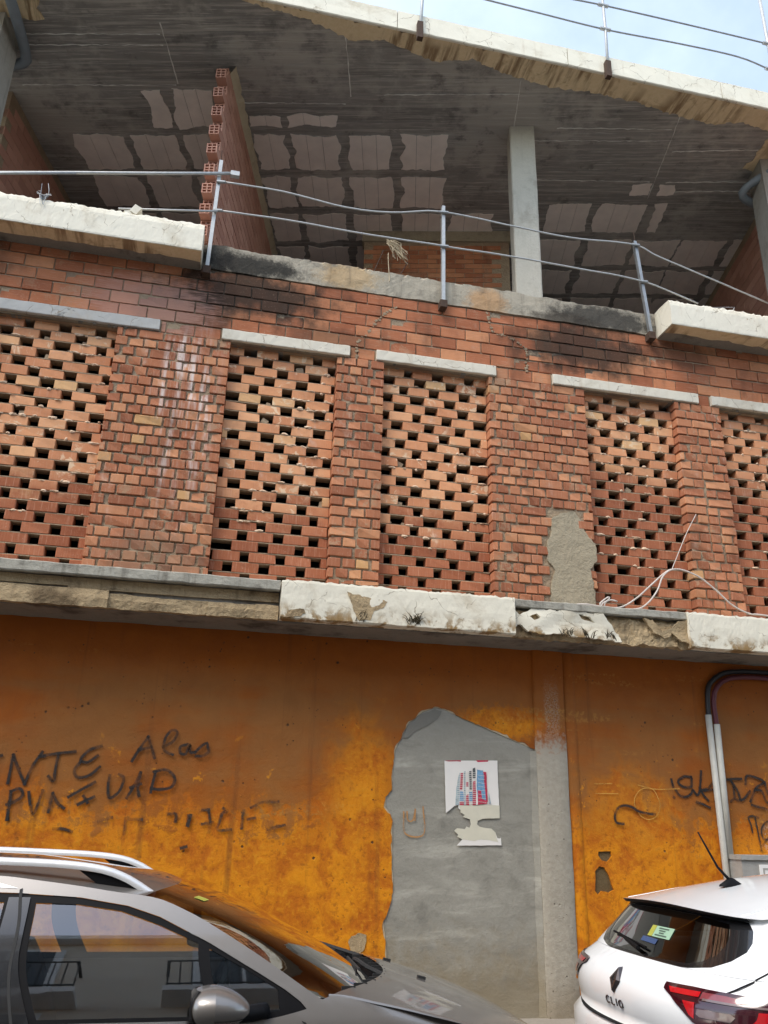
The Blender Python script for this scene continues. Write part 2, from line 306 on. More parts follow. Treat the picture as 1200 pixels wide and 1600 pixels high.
def partition_mat():
    m, t, p = material('hollow_brick')
    P = POS(t); ge = S(t, 'ShaderNodeNewGeometry'); oi = S(t, 'ShaderNodeObjectInfo')
    rnd = MA(t, 'FRACT', MA(t, 'ADD', oi.outputs['Random'], ge.outputs['Random Per Island']))
    z = XYZ(t, P)[2]
    rib = MA(t, 'SINE', MA(t, 'MULTIPLY', z, 420)); n = NOI(t, P, 8, 6, .6)
    c = RAMP(t, rnd, [(0, (.44, .20, .135)), (.5, (.56, .27, .185)), (1, (.64, .34, .24))])
    c = MIX(t, MA(t, 'MULTIPLY', n, .5), c, (.46, .26, .19)); c = MIX(t, MA(t, 'MULTIPLY', SS(t, rib, .2, .9), .25), c, (.16, .06, .04))
    LK(t, c, p, 'Base Color'); p.inputs['Roughness'].default_value = .9; LK(t, BUMP(t, MA(t, 'ADD', MA(t, 'MULTIPLY', rib, .5), n), .004, .7), p, 'Normal')
partition_mat()
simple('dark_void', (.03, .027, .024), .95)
simple('galvanised', (.44, .44, .425), .5, .4, var=.12, scale=30)
simple('galvanised_dark', (.30, .31, .31), .5, .6, var=.2, scale=20)
simple('rust', (.075, .045, .03), .9, .2, var=.3, scale=40)
simple('pvc_grey', (.17, .195, .215), .5, var=.1)
simple('conduit_grey', (.46, .45, .40), .5, var=.08)
simple('hose_maroon', (.10, .018, .026), .5, var=.15)
simple('hose_black', (.02, .018, .02), .5, var=.15)
simple('cable_white', (.55, .49, .44), .5, var=.15)
simple('cable_black', (.03, .028, .03), .5)
simple('straw', (.50, .40, .26), .9)
simple('weed', (.06, .045, .02), .9)
simple('cabinet_grey', (.32, .31, .285), .8, var=.15, scale=9, bump=.006)
simple('sign_white', (.78, .76, .73), .5, var=.04)
simple('sign_pink', (.70, .32, .30), .5, var=.05)
simple('paper', (.80, .76, .70), .85, var=.03, scale=9)
simple('paper_back', (.64, .60, .47), .9, var=.06, scale=12)
simple('ink_red', (.50, .035, .075), .8, var=.35, scale=60)
simple('ink_blue', (.16, .33, .50), .8, var=.35, scale=50)
simple('ink_grey', (.36, .44, .46), .8, var=.35, scale=60)
simple('ink_dark', (.09, .10, .10), .8, var=.5, scale=70)
simple('orange_mark', (.50, .26, .09), .9, var=.2, scale=30)
simple('scratch_mark', (.66, .34, .06), .9, var=.3, scale=30)
def spray(name, col, thin):
    m, t, p = material(name)
    uv = S(t, 'ShaderNodeUVMap').outputs[0]; x, y = XYZ(t, uv)[:2]
    P = POS(t); n = NOI(t, P, 60, 5, .7); n2 = NOI(t, P, 9, 4, .6)
    edge = MA(t, 'ABSOLUTE', MA(t, 'SUBTRACT', y, .5))
    a = MA(t, 'MAXIMUM', SS(t, MA(t, 'ADD', edge, MA(t, 'MULTIPLY', MA(t, 'SUBTRACT', n, .5), .22)), .33, .24), MA(t, 'MULTIPLY', SS(t, MA(t, 'ADD', edge, MA(t, 'MULTIPLY', MA(t, 'SUBTRACT', n, .5), .5)), .5, .2), .5))
    a = MA(t, 'MULTIPLY', a, MA(t, 'SUBTRACT', 1.0, MA(t, 'MULTIPLY', SS(t, n2, .5 - thin * .12, .62), thin)))
    LK(t, col, p, 'Base Color'); p.inputs['Roughness'].default_value = .8; LK(t, MA(t, 'MULTIPLY', a, .93), p, 'Alpha')
spray('spray_black', (.016, .013, .012), .45); spray('spray_faded', (.03, .02, .014), .72); spray('spray_orange', (.45, .22, .07), .5); spray('spray_ochre', (.62, .33, .06), .5)

# ---- vehicles
def car_paint(name, col, metal, rough, flake=0.0, coat=1.0):
    m, t, p = material(name)
    P = POS(t); d = NOI(t, P, 3, 5, .6)
    c = MIX(t, MA(t, 'MULTIPLY', SS(t, d, .45, .75), .25), col, tuple(v * .78 for v in col))
    LK(t, c, p, 'Base Color'); p.inputs['Metallic'].default_value = metal; LK(t, MA(t, 'ADD', rough, MA(t, 'MULTIPLY', d, .12)), p, 'Roughness')
    p.inputs['Coat Weight'].default_value = coat; p.inputs['Coat Roughness'].default_value = .04
    if flake: LK(t, BUMP(t, NOI(t, P, 900, 2), .0006, flake), p, 'Normal')
car_paint('paint_silver', (.24, .222, .205), .6, .32, .25); car_paint('paint_white', (.80, .81, .81), .0, .35); car_paint('paint_black', (.008, .008, .009), .0, .2)
simple('trim_black', (.009, .009, .010), .5, var=.1, spec=.08); simple('rubber', (.015, .015, .015), .75, var=.15); simple('rail_silver', (.74, .74, .74), .38, .35, var=.04)
simple('chrome', (.62, .62, .63), .15, 1.0, var=.03); simple('seat_cloth', (.035, .033, .032), .9, var=.2, bump=.003); simple('dash', (.03, .03, .031), .7, var=.1)
simple('badge_dark', (.10, .085, .085), .3, .7, var=.15)
def glass(name, tint, refl=1.0):
    m, t, p = material(name); t.nodes.remove(p)
    tr = S(t, 'ShaderNodeBsdfTransparent', {'Color': (*tint, 1)}); gl = S(t, 'ShaderNodeBsdfGlossy', {'Color': (refl, refl, refl, 1), 'Roughness': .015})
    fr = S(t, 'ShaderNodeFresnel', {'IOR': 1.65}); k = MA(t, 'MULTIPLY', fr.outputs[0], 2.6, clamp=True)
    mx = S(t, 'ShaderNodeMixShader', {0: k, 1: tr.outputs[0], 2: gl.outputs[0]})
    t.links.new(mx.outputs[0], t.nodes['Material Output'].inputs[0])
glass('car_glass', (.70, .75, .72)); glass('car_glass_dark', (.22, .24, .24)); glass('screen_glass', (.42, .45, .44))
def lampmat(name, col, rough=.12, trans=.0):
    m, t, p = material(name); P = POS(t)
    n = NOI(t, P, 60, 2); LK(t, MIX(t, n, tuple(v * .7 for v in col), col), p, 'Base Color'); p.inputs['Roughness'].default_value = rough
    p.inputs['Coat Weight'].default_value = 1; p.inputs['Coat Roughness'].default_value = .02
lampmat('lamp_dark', (.045, .003, .008)); lampmat('lamp_red', (.55, .008, .014)); lampmat('lamp_pink', (.26, .05, .06)); lampmat('lamp_clear', (.20, .14, .135))
simple('sticker_green', (.30, .46, .33), .6, var=.05); simple('sticker_yellow', (.36, .36, .06), .6, var=.05); simple('sticker_blue', (.04, .07, .16), .6, var=.05); simple('sticker_ink', (.06, .09, .07), .7)
# ---- building across the street
simple('opp_wall', (.76, .67, .55), .9, var=.06, scale=2, bump=.004); simple('opp_trim', (.88, .87, .84), .8, var=.05); simple('opp_frame', (.80, .80, .78), .6, var=.04)
simple('opp_iron', (.05, .055, .055), .5, .5)
m_, t_, p_ = material('opp_glass'); LK(t_, MIX(t_, NOI(t_, POS(t_), 1.2, 3), (.05, .06, .065), (.12, .13, .135)), p_, 'Base Color'); p_.inputs['Roughness'].default_value = .08

concrete('floor_screed', (.42, .39, .34), (.60, .57, .51), (.3, .27, .23), .4)
concrete('concrete_column', (.38, .35, .28), (.60, .56, .47), (.22, .19, .15), .5, runs=.2)
concrete('undercoat', (.42, .33, .21), (.62, .53, .38), (.25, .18, .10), .5)
simple('lime_splash', (.66, .49, .34), .95, var=.2, scale=25, bump=.006)

# ------------------------------------------------------------------ measured outlines (metres, x along the facade, z up)
GRAF_A = [[(-1.34,2.043),(-1.326,2.049)],[(-1.252,1.862),(-1.249,1.971),(-1.247,2.056)],[(-1.247,2.056),(-1.191,1.948),(-1.138,1.859)],[(-1.138,1.859),(-1.106,1.977),(-1.052,2.083)],[(-1.066,2.05),(-0.947,2.077),(-0.825,2.096)],[(-0.939,2.068),(-0.944,1.969),(-0.946,1.885),(-0.984,1.916)],[(-0.646,2.142),(-0.728,2.109),(-0.778,2.041),(-0.729,2.023),(-0.663,2.072)],[(-0.776,2.028),(-0.812,1.961),(-0.78,1.916),(-0.703,1.932),(-0.639,1.993)],[(-1.217,1.617),(-1.215,1.692),(-1.221,1.806)],[(-1.221,1.806),(-1.164,1.826),(-1.138,1.783),(-1.176,1.744),(-1.234,1.717)],[(-1.1,1.803),(-1.078,1.721),(-1.049,1.659),(-1.023,1.735),(-1.008,1.818)],[(-0.947,1.674),(-0.937,1.801)],[(-0.937,1.801),(-0.896,1.738),(-0.846,1.702)],[(-0.825,1.779),(-0.742,1.833),(-0.658,1.885)],[(-0.753,1.729),(-0.705,1.756),(-0.65,1.784)],[(-0.723,1.788),(-0.69,1.744)],[(-0.559,1.936),(-0.561,1.851),(-0.539,1.78),(-0.479,1.827),(-0.457,1.92),(-0.494,1.945)],[(-0.42,1.784),(-0.378,1.87),(-0.342,1.963)],[(-0.342,1.963),(-0.351,1.871),(-0.336,1.799)],[(-0.403,1.856),(-0.333,1.884)],[(-0.255,1.828),(-0.247,1.9),(-0.235,1.974)],[(-0.249,1.973),(-0.162,1.99),(-0.095,1.938),(-0.109,1.871),(-0.187,1.849),(-0.255,1.854)],[(-0.415,2.044),(-0.375,2.123),(-0.318,2.221)],[(-0.318,2.221),(-0.282,2.14),(-0.256,2.071)],[(-0.375,2.123),(-0.289,2.147)],[(-0.201,2.15),(-0.13,2.201),(-0.109,2.264),(-0.152,2.276),(-0.194,2.212),(-0.192,2.13),(-0.126,2.099)],[(-0.024,2.178),(-0.073,2.16),(-0.073,2.115),(-0.031,2.109),(-0.006,2.176),(-0.001,2.124),(0.037,2.123)],[(0.037,2.123),(0.081,2.171),(0.118,2.195),(0.127,2.164),(0.138,2.13),(0.095,2.098),(0.047,2.096)]]
GRAF_F = [[(-1.222,1.679),(-1.211,1.617)],[(-0.895,1.562),(-0.831,1.563),(-0.771,1.546)],[(-0.595,1.619),(-0.508,1.646)],[(-0.409,1.642),(-0.406,1.54)],[(-0.389,1.639),(-0.297,1.638)],[(-0.114,1.675),(-0.061,1.676),(-0.056,1.631)],[(0.034,1.672),(0.03,1.607)],[(0.13,1.713),(0.176,1.718)],[(0.178,1.705),(0.195,1.625),(0.191,1.562)],[(0.14,1.615),(0.213,1.629)],[(0.284,1.73),(0.319,1.708),(0.282,1.698),(0.26,1.626),(0.255,1.577),(0.349,1.582)],[(0.432,1.716),(0.428,1.648),(0.428,1.594)],[(0.47,1.658),(0.522,1.668)],[(0.488,1.74),(0.572,1.779),(0.687,1.786)],[(0.624,1.591),(0.747,1.623)],[(0.004,1.449),(0.039,1.459)],[(0.038,1.603),(0.05,1.675)],[(-0.108,1.684),(-0.057,1.681),(-0.054,1.646)]]
GRAF_R = [[(4.003,2.055),(4.007,2.033),(4.014,1.996)],[(4.011,1.913),(4.016,1.911)],[(4.192,2.083),(4.119,2.081),(4.063,2.042),(4.101,2.003),(4.178,2.001),(4.194,2.068)],[(4.034,1.968),(4.067,1.929),(4.126,1.919),(4.18,1.95),(4.192,1.98),(4.23,1.937),(4.261,1.982),(4.292,2.131)],[(4.263,1.997),(4.29,1.939),(4.328,1.896)],[(4.282,1.979),(4.34,1.992),(4.399,2.053)],[(4.303,1.976),(4.408,1.986)],[(4.219,1.878),(4.281,1.862),(4.337,1.838)],[(4.533,2.072),(4.595,2.078),(4.67,2.082)],[(4.57,2.058),(4.617,1.985),(4.634,1.919)],[(4.585,2.006),(4.59,1.918),(4.659,1.912),(4.739,1.981)],[(4.543,1.894),(4.573,1.917)],[(4.704,2.04),(4.727,2.108),(4.827,2.093),(4.884,2.061),(4.796,2.005),(4.732,1.9)],[(4.795,1.998),(4.855,1.985),(4.879,1.911),(4.919,1.882)],[(4.893,2.061),(4.904,1.986),(4.929,1.95),(4.967,1.966)],[(4.741,1.87),(4.808,1.854),(4.877,1.841)],[(4.919,1.882),(4.989,1.989),(5.037,2.065)],[(3.526,1.692),(3.467,1.702),(3.454,1.748),(3.489,1.813),(3.545,1.835),(3.612,1.825),(3.67,1.794),(3.75,1.778),(3.818,1.774)]]
GRAF_R2 = [[(4.717,1.651),(4.709,1.716),(4.695,1.767),(4.736,1.782),(4.791,1.769)],[(4.759,1.761),(4.769,1.652),(4.782,1.509)],[(4.923,1.743),(4.86,1.734),(4.808,1.682),(4.807,1.617),(4.839,1.596),(4.895,1.619)],[(4.847,1.596),(4.796,1.545)]]
CIRC = [[(3.762,1.98),(3.823,1.97),(3.859,1.911),(3.876,1.846),(3.844,1.769),(3.773,1.732),(3.706,1.748),(3.657,1.805),(3.643,1.87),(3.669,1.929),(3.713,1.966),(3.762,1.98)],[(3.296,1.998),(3.451,2.004)],[(3.297,1.922),(3.499,1.926)],[(3.689,2.001),(3.838,1.973),(4.068,1.982)]]
TAG = [[(1.672,1.739),(1.687,1.582),(1.833,1.579),(1.828,1.78)],[(1.698,1.74),(1.706,1.679),(1.746,1.68),(1.765,1.76)],[(1.765,1.76),(1.762,1.68)]]
CHIP1 = [(3.296,1.371),(3.339,1.357),(3.377,1.296),(3.394,1.235),(3.408,1.193),(3.368,1.174),(3.304,1.186),(3.267,1.159),(3.244,1.186),(3.252,1.258),(3.258,1.331)]
CHIP2 = [(3.297,1.479),(3.406,1.481),(3.411,1.444),(3.371,1.404),(3.321,1.412),(3.288,1.448)]
CHIP3 = [(1.285,0.868),(1.342,0.896),(1.401,0.879),(1.396,0.816),(1.372,0.766),(1.316,0.738),(1.283,0.772),(1.268,0.828)]
POST_UP = [(2.004,2.136),(2.453,2.153),(2.455,1.963),(2.461,1.71),(2.391,1.708),(2.319,1.704),(2.276,1.687),(2.27,1.661),(2.29,1.646),(2.332,1.637),(2.389,1.632),(2.424,1.601),(2.437,1.563),(2.458,1.56),(2.467,1.567),(2.47,1.51),(2.101,1.501),(2.133,1.533),(2.147,1.548),(2.105,1.566),(2.114,1.582),(2.081,1.61),(2.106,1.629),(2.169,1.624),(2.183,1.643),(2.208,1.634),(2.219,1.66),(2.211,1.698),(2.177,1.707),(2.156,1.716),(2.17,1.729),(2.135,1.747),(2.135,1.766),(2.118,1.778),(2.118,1.801),(2.086,1.794),(2.014,1.738)]
POST_TEAR = [(2.12,1.801),(2.321,1.811),(2.462,1.807),(2.461,1.71),(2.391,1.708),(2.319,1.704),(2.276,1.687),(2.27,1.661),(2.29,1.646),(2.332,1.637),(2.389,1.632),(2.424,1.601),(2.43,1.563),(2.443,1.535),(2.358,1.546),(2.302,1.551),(2.245,1.538),(2.147,1.548),(2.105,1.566),(2.114,1.582),(2.081,1.61),(2.106,1.629),(2.169,1.624),(2.183,1.643),(2.208,1.634),(2.219,1.66),(2.211,1.698),(2.177,1.707),(2.156,1.716),(2.17,1.729),(2.135,1.747),(2.135,1.766)]
TOWER = [('w',[(2.093,1.8),(2.117,2.018),(2.138,2.055),(2.356,2.066),(2.386,1.818)]),('g',[(2.093,1.8),(2.098,1.887),(2.117,2.018),(2.133,2.052),(2.125,1.801)]),('r',[(2.131,1.914),(2.138,2.045),(2.16,2.046),(2.153,1.915)]),('b',[(2.128,1.83),(2.131,1.908),(2.158,1.908),(2.163,1.831)]),('r',[(2.127,1.801),(2.127,1.824),(2.164,1.828),(2.168,1.805)]),('g',[(2.164,1.802),(2.166,2.056),(2.178,2.06),(2.178,1.802)]),('w',[(2.178,1.802),(2.18,2.056),(2.207,2.064),(2.207,1.803)]),('r',[(2.184,1.942),(2.184,1.974),(2.202,1.975),(2.202,1.942)]),('r',[(2.18,1.803),(2.181,1.877),(2.201,1.884),(2.207,1.8)]),('d',[(2.212,1.917),(2.211,2.061),(2.229,2.065),(2.231,1.917)]),('b',[(2.207,1.832),(2.208,1.903),(2.233,1.904),(2.236,1.833)]),('r',[(2.235,1.804),(2.24,1.983),(2.266,1.987),(2.268,1.808)]),('d',[(2.24,2.009),(2.24,2.082),(2.263,2.089),(2.264,2.01)]),('w',[(2.263,1.805),(2.263,2.096),(2.278,2.096),(2.278,1.808)]),('b',[(2.27,1.931),(2.277,2.076),(2.327,2.071),(2.347,1.836),(2.315,1.835),(2.279,1.834)]),('r',[(2.278,1.808),(2.28,1.919),(2.309,1.913),(2.315,1.855),(2.351,1.836),(2.357,1.817)]),('r',[(2.347,1.83),(2.33,2.062),(2.356,2.059),(2.361,1.83)]),('g',[(2.372,1.817),(2.37,1.908),(2.39,1.818)])]
POST_RED = [[(2.004,2.136),(2.139,2.143),(2.143,2.133),(2.11,2.135),(2.039,2.131)],[(2.27,2.148),(2.376,2.152),(2.372,2.141),(2.284,2.135)]]
LINES = [[(-2.446,0.415),(-1.034,0.071)],[(-2.436,0.547),(-1.004,0.198)],[(-2.559,1.102),(-0.875,0.697)],[(-1.03,-0.067),(-0.958,0.227),(-0.854,0.666)],[(0.856,-0.373),(0.945,-0.033),(1.05,0.378)],[(2.827,-0.281),(2.995,0.373)],[(3.265,0.508),(4.881,0.107)],[(3.547,1.102),(4.965,0.782)],[(4.78,-0.243),(4.913,0.308),(5.092,1.059)],[(-0.412,0.829),(1.013,0.497)],[(4.971,0.261),(5.952,-0.014)],[(5.166,0.744),(6.244,0.463)],[(1.41,0.271),(2.882,-0.1)],[(5.176,0.918),(6.341,0.602)],[(3.48,0.253),(4.788,-0.051)]]
RAIL_A = [(-0.244,7.425),(0.343,7.436),(0.984,7.375),(1.44,7.406),(1.976,7.525),(2.667,7.503),(3.379,7.481),(4.12,7.535),(4.338,7.452),(5.152,7.212),(5.676,7.057)]
RAIL_B = [(-0.244,7.081),(0.427,7.105),(1.123,7.092),(1.975,7.103),(2.724,7.113),(3.428,7.102),(4.189,7.072),(4.806,6.907)]
RAIL_C = [(-2.186,7.092),(-1.543,7.235),(-0.811,7.39),(-0.09,7.551)]
RAIL_D = [(-1.131,6.91),(-0.708,6.983),(-0.243,7.065)]
PIERPATCH = [(2.992,3.511),(3.01,3.698),(3.059,3.834),(2.987,3.911),(2.987,4.078),(3.036,4.202),(3.042,4.323),(3.133,4.385),(3.275,4.417),(3.332,4.335),(3.36,4.234),(3.408,4.17),(3.465,4.106),(3.472,3.954),(3.396,3.863),(3.419,3.699),(3.427,3.569),(3.424,3.536)]
CAB1 = [(3.209,3.512),(3.424,3.51),(3.61,3.514),(3.775,3.608),(3.93,3.74),(4.089,3.876),(4.175,3.917),(4.289,3.916),(4.447,3.86),(4.599,3.749),(4.747,3.623),(4.921,3.553),(5.138,3.546)]
CAB2 = [(3.578,3.56),(3.516,3.57),(3.436,3.535),(3.418,3.497),(3.413,3.533),(3.495,3.595),(3.501,3.577),(3.45,3.507),(3.744,3.503),(3.876,3.569),(3.985,3.697),(4.046,3.823),(4.117,3.891),(4.172,3.911)]
CAB3 = [(4.184,3.917),(4.285,4.114),(4.391,4.315),(4.507,4.505)]
RPOST = [[(1.588,9.211),(1.612,9.784),(1.623,10.361)],[(3.687,9.241),(3.702,9.923),(3.701,10.414),(3.707,11.031)]]
RWIRE = [[(1.901,10.004),(2.223,9.968),(2.918,9.946),(3.71,9.925),(4.615,9.967),(5.346,9.972),(5.747,9.883),(6.23,9.755)],[(2.858,10.277),(3.236,10.274),(3.739,10.296),(4.815,10.301),(5.786,10.293),(6.324,10.279)]]
HOSE1 = [(4.414,2.611),(4.424,2.79),(4.461,2.888),(4.581,2.974),(4.747,3.007),(5.076,3.015)]
HOSE2 = [(4.458,2.526),(4.466,2.731),(4.521,2.862),(4.646,2.937),(4.843,2.96),(5.038,2.96)]
PIPE1 = [(4.407,2.609),(4.416,1.293)]
PIPE2 = [(4.471,2.529),(4.456,1.46)]
CRACKS = [[(1.158,5.733),(1.177,5.909),(1.266,6.029),(1.417,6.269),(1.543,6.363)],[(2.461,6.445),(2.537,6.234),(2.657,6.217),(2.854,6.101),(2.858,5.848)]]
# ------------------------------------------------------------------ object and mesh helpers
def link(name, me, mat=None, parent=None):
    o = bpy.data.objects.new(name, me); COL.objects.link(o)
    if mat and me is not None and not me.materials: me.materials.append(MATS[mat])
    if parent: o.parent = parent
    return o
def thing(name, label, cat, loc=(0, 0, 0), group=None):
    o = bpy.data.objects.new(name, None); COL.objects.link(o); o.location = loc; o.empty_display_size = .1
    return tag(o, label, cat, group)
def tag(o, label=None, cat=None, group=None, kind=None):
    if label: o['label'] = label
    if cat: o['category'] = cat
    if group: o['group'] = group
    if kind: o['kind'] = kind
    return o
class MB:
    """collects faces for one mesh object (coordinates relative to org)"""
    def __init__(s, org=(0, 0, 0)): s.v = []; s.f = []; s.uv = []; s.org = Vector(org); s.mi = []
    def quad_grid(s, P):                       # P[i][j] points
        b = len(s.v); n, m = len(P), len(P[0])
        for r in P: s.v += [Vector(p) for p in r]
        for i in range(n - 1):
            for j in range(m - 1): s.f.append((b + i * m + j, b + i * m + j + 1, b + (i + 1) * m + j + 1, b + (i + 1) * m + j))
        return s
    def box(s, a, b, rot=None, c=None):
        x0, y0, z0 = a; x1, y1, z1 = b; k = len(s.v)
        pts = [Vector((x, y, z)) for z in (z0, z1) for x, y in ((x0, y0), (x1, y0), (x1, y1), (x0, y1))]
        if rot is not None: c = Vector(c); pts = [rot @ (p - c) + c for p in pts]
        s.v += pts
        for q in ((0, 3, 2, 1), (4, 5, 6, 7), (0, 1, 5, 4), (1, 2, 6, 5), (2, 3, 7, 6), (3, 0, 4, 7)): s.f.append(tuple(k + i for i in q))
        return s
    def tube(s, pts, r, n=10, cap=True):
        pts = [Vector(p) for p in pts]; k = len(s.v); up = Vector((.123, .31, .94)).normalized(); prev = None
        for i, p in enumerate(pts):
            d = (pts[min(i + 1, len(pts) - 1)] - pts[max(i - 1, 0)]).normalized()
            a = prev if prev is not None else (up if abs(d.dot(up)) < .9 else Vector((1, 0, 0)))
            a = (a - d * a.dot(d)).normalized(); prev = a; b = d.cross(a)
            rr = r[i] if isinstance(r, (list, tuple)) else r
            for j in range(n):
                t = 2 * math.pi * j / n; s.v.append(p + a * math.cos(t) * rr + b * math.sin(t) * rr)
        for i in range(len(pts) - 1):
            for j in range(n): s.f.append((k + i * n + j, k + i * n + (j + 1) % n, k + (i + 1) * n + (j + 1) % n, k + (i + 1) * n + j))
        if cap: s.f.append(tuple(k + j for j in range(n))[::-1]); s.f.append(tuple(k + (len(pts) - 1) * n + j for j in range(n)))
        return s
    def mesh(s, name, smooth=False, angle=None):
        me = bpy.data.meshes.new(name); me.from_pydata([tuple(v - s.org) for v in s.v], [], s.f)
        bm = bmesh.new(); bm.from_mesh(me); bmesh.ops.recalc_face_normals(bm, faces=bm.faces); bm.to_mesh(me); bm.free()
        if smooth: me.shade_smooth()
        if angle and hasattr(me, 'set_sharp_from_angle'): me.shade_smooth(); me.set_sharp_from_angle(angle=math.radians(angle))
        return me
    def obj(s, name, mat, parent=None, smooth=False, angle=None):
        o = link(name, s.mesh(name, smooth, angle), mat, parent); 
        if parent is None or True: o.location = s.org - (parent.location if parent else Vector((0, 0, 0)))
        return o
def child_fix(o, parent):
    o.parent = parent; return o
def catmull(pts, step=.03):
    P = [Vector(p) for p in pts]
    if len(P) < 3: 
        n = max(2, int((P[1] - P[0]).length / step)); return [P[0].lerp(P[1], i / n) for i in range(n + 1)]
    out = []
    Q = [P[0] * 2 - P[1]] + P + [P[-1] * 2 - P[-2]]
    for i in range(1, len(Q) - 2):
        a, b, c, d = Q[i - 1:i + 3]; n = max(2, int((c - b).length / step))
        for k in range(n):
            t = k / n; out.append(.5 * ((2 * b) + (c - a) * t + (2 * a - 5 * b + 4 * c - d) * t * t + (3 * b - 3 * c + d - a) * t ** 3))
    out.append(P[-1]); return out
def resample(poly, step, closed=True):
    out = []; n = len(poly)
    for i in range(n if closed else n - 1):
        a = poly[i]; b = poly[(i + 1) % n]; L = math.hypot(b[0] - a[0], b[1] - a[1]); k = max(1, int(math.ceil(L / step)))
        for j in range(k): out.append((a[0] + (b[0] - a[0]) * j / k, a[1] + (b[1] - a[1]) * j / k))
    if not closed: out.append(poly[-1])
    return out
def inside(p, poly):
    x, y = p; c = False; n = len(poly); j = n - 1
    for i in range(n):
        xi, yi = poly[i]; xj, yj = poly[j]
        if (yi > y) != (yj > y) and x < (xj - xi) * (y - yi) / (yj - yi) + xi: c = not c
        j = i
    return c
def cdt(outline, holes, grid):
    """triangles of a polygon with holes; extra points on a grid so that the sheet can bend"""
    vs, es = [], []
    for ring in [outline] + list(holes):
        b = len(vs); vs += ring; es += [(b + i, b + (i + 1) % len(ring)) for i in range(len(ring))]
    if grid:
        xs = [p[0] for p in outline]; ys = [p[1] for p in outline]
        nx = int((max(xs) - min(xs)) / grid); ny = int((max(ys) - min(ys)) / grid)
        near = set()
        for p in vs: near.add((round(p[0] / grid * 2), round(p[1] / grid * 2)))
        for i in range(nx + 1):
            for j in range(ny + 1):
                p = (min(xs) + (i + .5) * grid, min(ys) + (j + .5) * grid)
                if (round(p[0] / grid * 2), round(p[1] / grid * 2)) in near: continue
                if inside(p, outline) and not any(inside(p, h) for h in holes): vs.append(p)
    r = delaunay_2d_cdt([Vector(p) for p in vs], es, [], 0, 1e-6)
    V = [(v.x, v.y) for v in r[0]]; T = []
    for f in r[2]:
        c = (sum(V[i][0] for i in f) / 3, sum(V[i][1] for i in f) / 3)
        if inside(c, outline) and not any(inside(c, h) for h in holes): T.append(tuple(f))
    return V, T
def plate(name, outline, holes, thick, fmap, mat, parent=None, grid=0, step=.05, jit=0.0, org=(0, 0, 0), edge_jit=0.0):
    """a plate of real thickness from a traced outline; fmap(a, b, depth) -> xyz"""
    outline = resample(outline, step); holes = [resample(h, step) for h in holes]
    if edge_jit:
        def ej(p): 
            return (p[0] + edge_jit * (mnoise.noise((p[0] * 21, p[1] * 21, 3)) + .5 * mnoise.noise((p[0] * 57, p[1] * 57, 1))), p[1] + edge_jit * (mnoise.noise((p[0] * 21, p[1] * 21, 9)) + .5 * mnoise.noise((p[0] * 57, p[1] * 57, 5))))
        outline = [ej(p) for p in outline]; holes = [[ej(p) for p in h] for h in holes]
    V, T = cdt(outline, holes, grid); mb = MB(org)
    for (a, b) in V: mb.v.append(Vector(fmap(a, b, jit * mnoise.noise((a * 6, b * 6, .5)))))
    mb.f += T
    for ring in [outline] + holes:
        k = len(mb.v); n = len(ring)
        for (a, b) in ring: mb.v.append(Vector(fmap(a, b, jit * mnoise.noise((a * 6, b * 6, .5))))); mb.v.append(Vector(fmap(a, b, -thick)))
        for i in range(n): j = (i + 1) % n; mb.f.append((k + 2 * i, k + 2 * j, k + 2 * j + 1, k + 2 * i + 1))
    me = bpy.data.meshes.new(name); me.from_pydata([tuple(v - mb.org) for v in mb.v], [], mb.f)
    return link(name, me, mat, parent)
def wall_map(y0): return lambda a, b, d: (a, y0 - d, b)          # on the street face, depth towards the street
def extrude(name, x0, x1, prof, mat, parent, step=.04, amp=.004, seed=0, freq=9, pstep=.05, smooth=False, drop=None):
    """a run of (y,z) profile along X with worn, uneven edges; prof may be a function of x"""
    n = max(2, int((x1 - x0) / step)); rows = []
    for i in range(n + 1):
        x = x0 + (x1 - x0) * i / n; pr = prof(x) if callable(prof) else prof
        ring = resample(pr, pstep)
        if i == 0: cnt = len(ring)
        if len(ring) != cnt: ring = [ring[int(k * len(ring) / cnt)] for k in range(cnt)]
        row = []
        for (y, z) in ring:
            p = (x * freq, y * freq, z * freq + seed * 13.7)
            d = mnoise.noise_vector(p) * amp + mnoise.noise_vector((p[0] * 3.3, p[1] * 3.3, p[2] * 3.3)) * amp * .6
            e = 0 if 0 < i < n else 0
            row.append(Vector((x + d.x * .6, y + d.y, z + d.z)))
        rows.append(row)
    mb = MB(); m = len(rows[0])
    for r in rows: mb.v += r
    for i in range(n):
        for j in range(m): mb.f.append((i * m + j, i * m + (j + 1) % m, (i + 1) * m + (j + 1) % m, (i + 1) * m + j))
    mb.f.append(tuple(range(m))); mb.f.append(tuple(n * m + j for j in range(m)))
    return mb.obj(name, mat, parent, smooth=smooth)
def vn(x, s=0.0): return mnoise.noise((x, s * 7.3 + .2, .4))

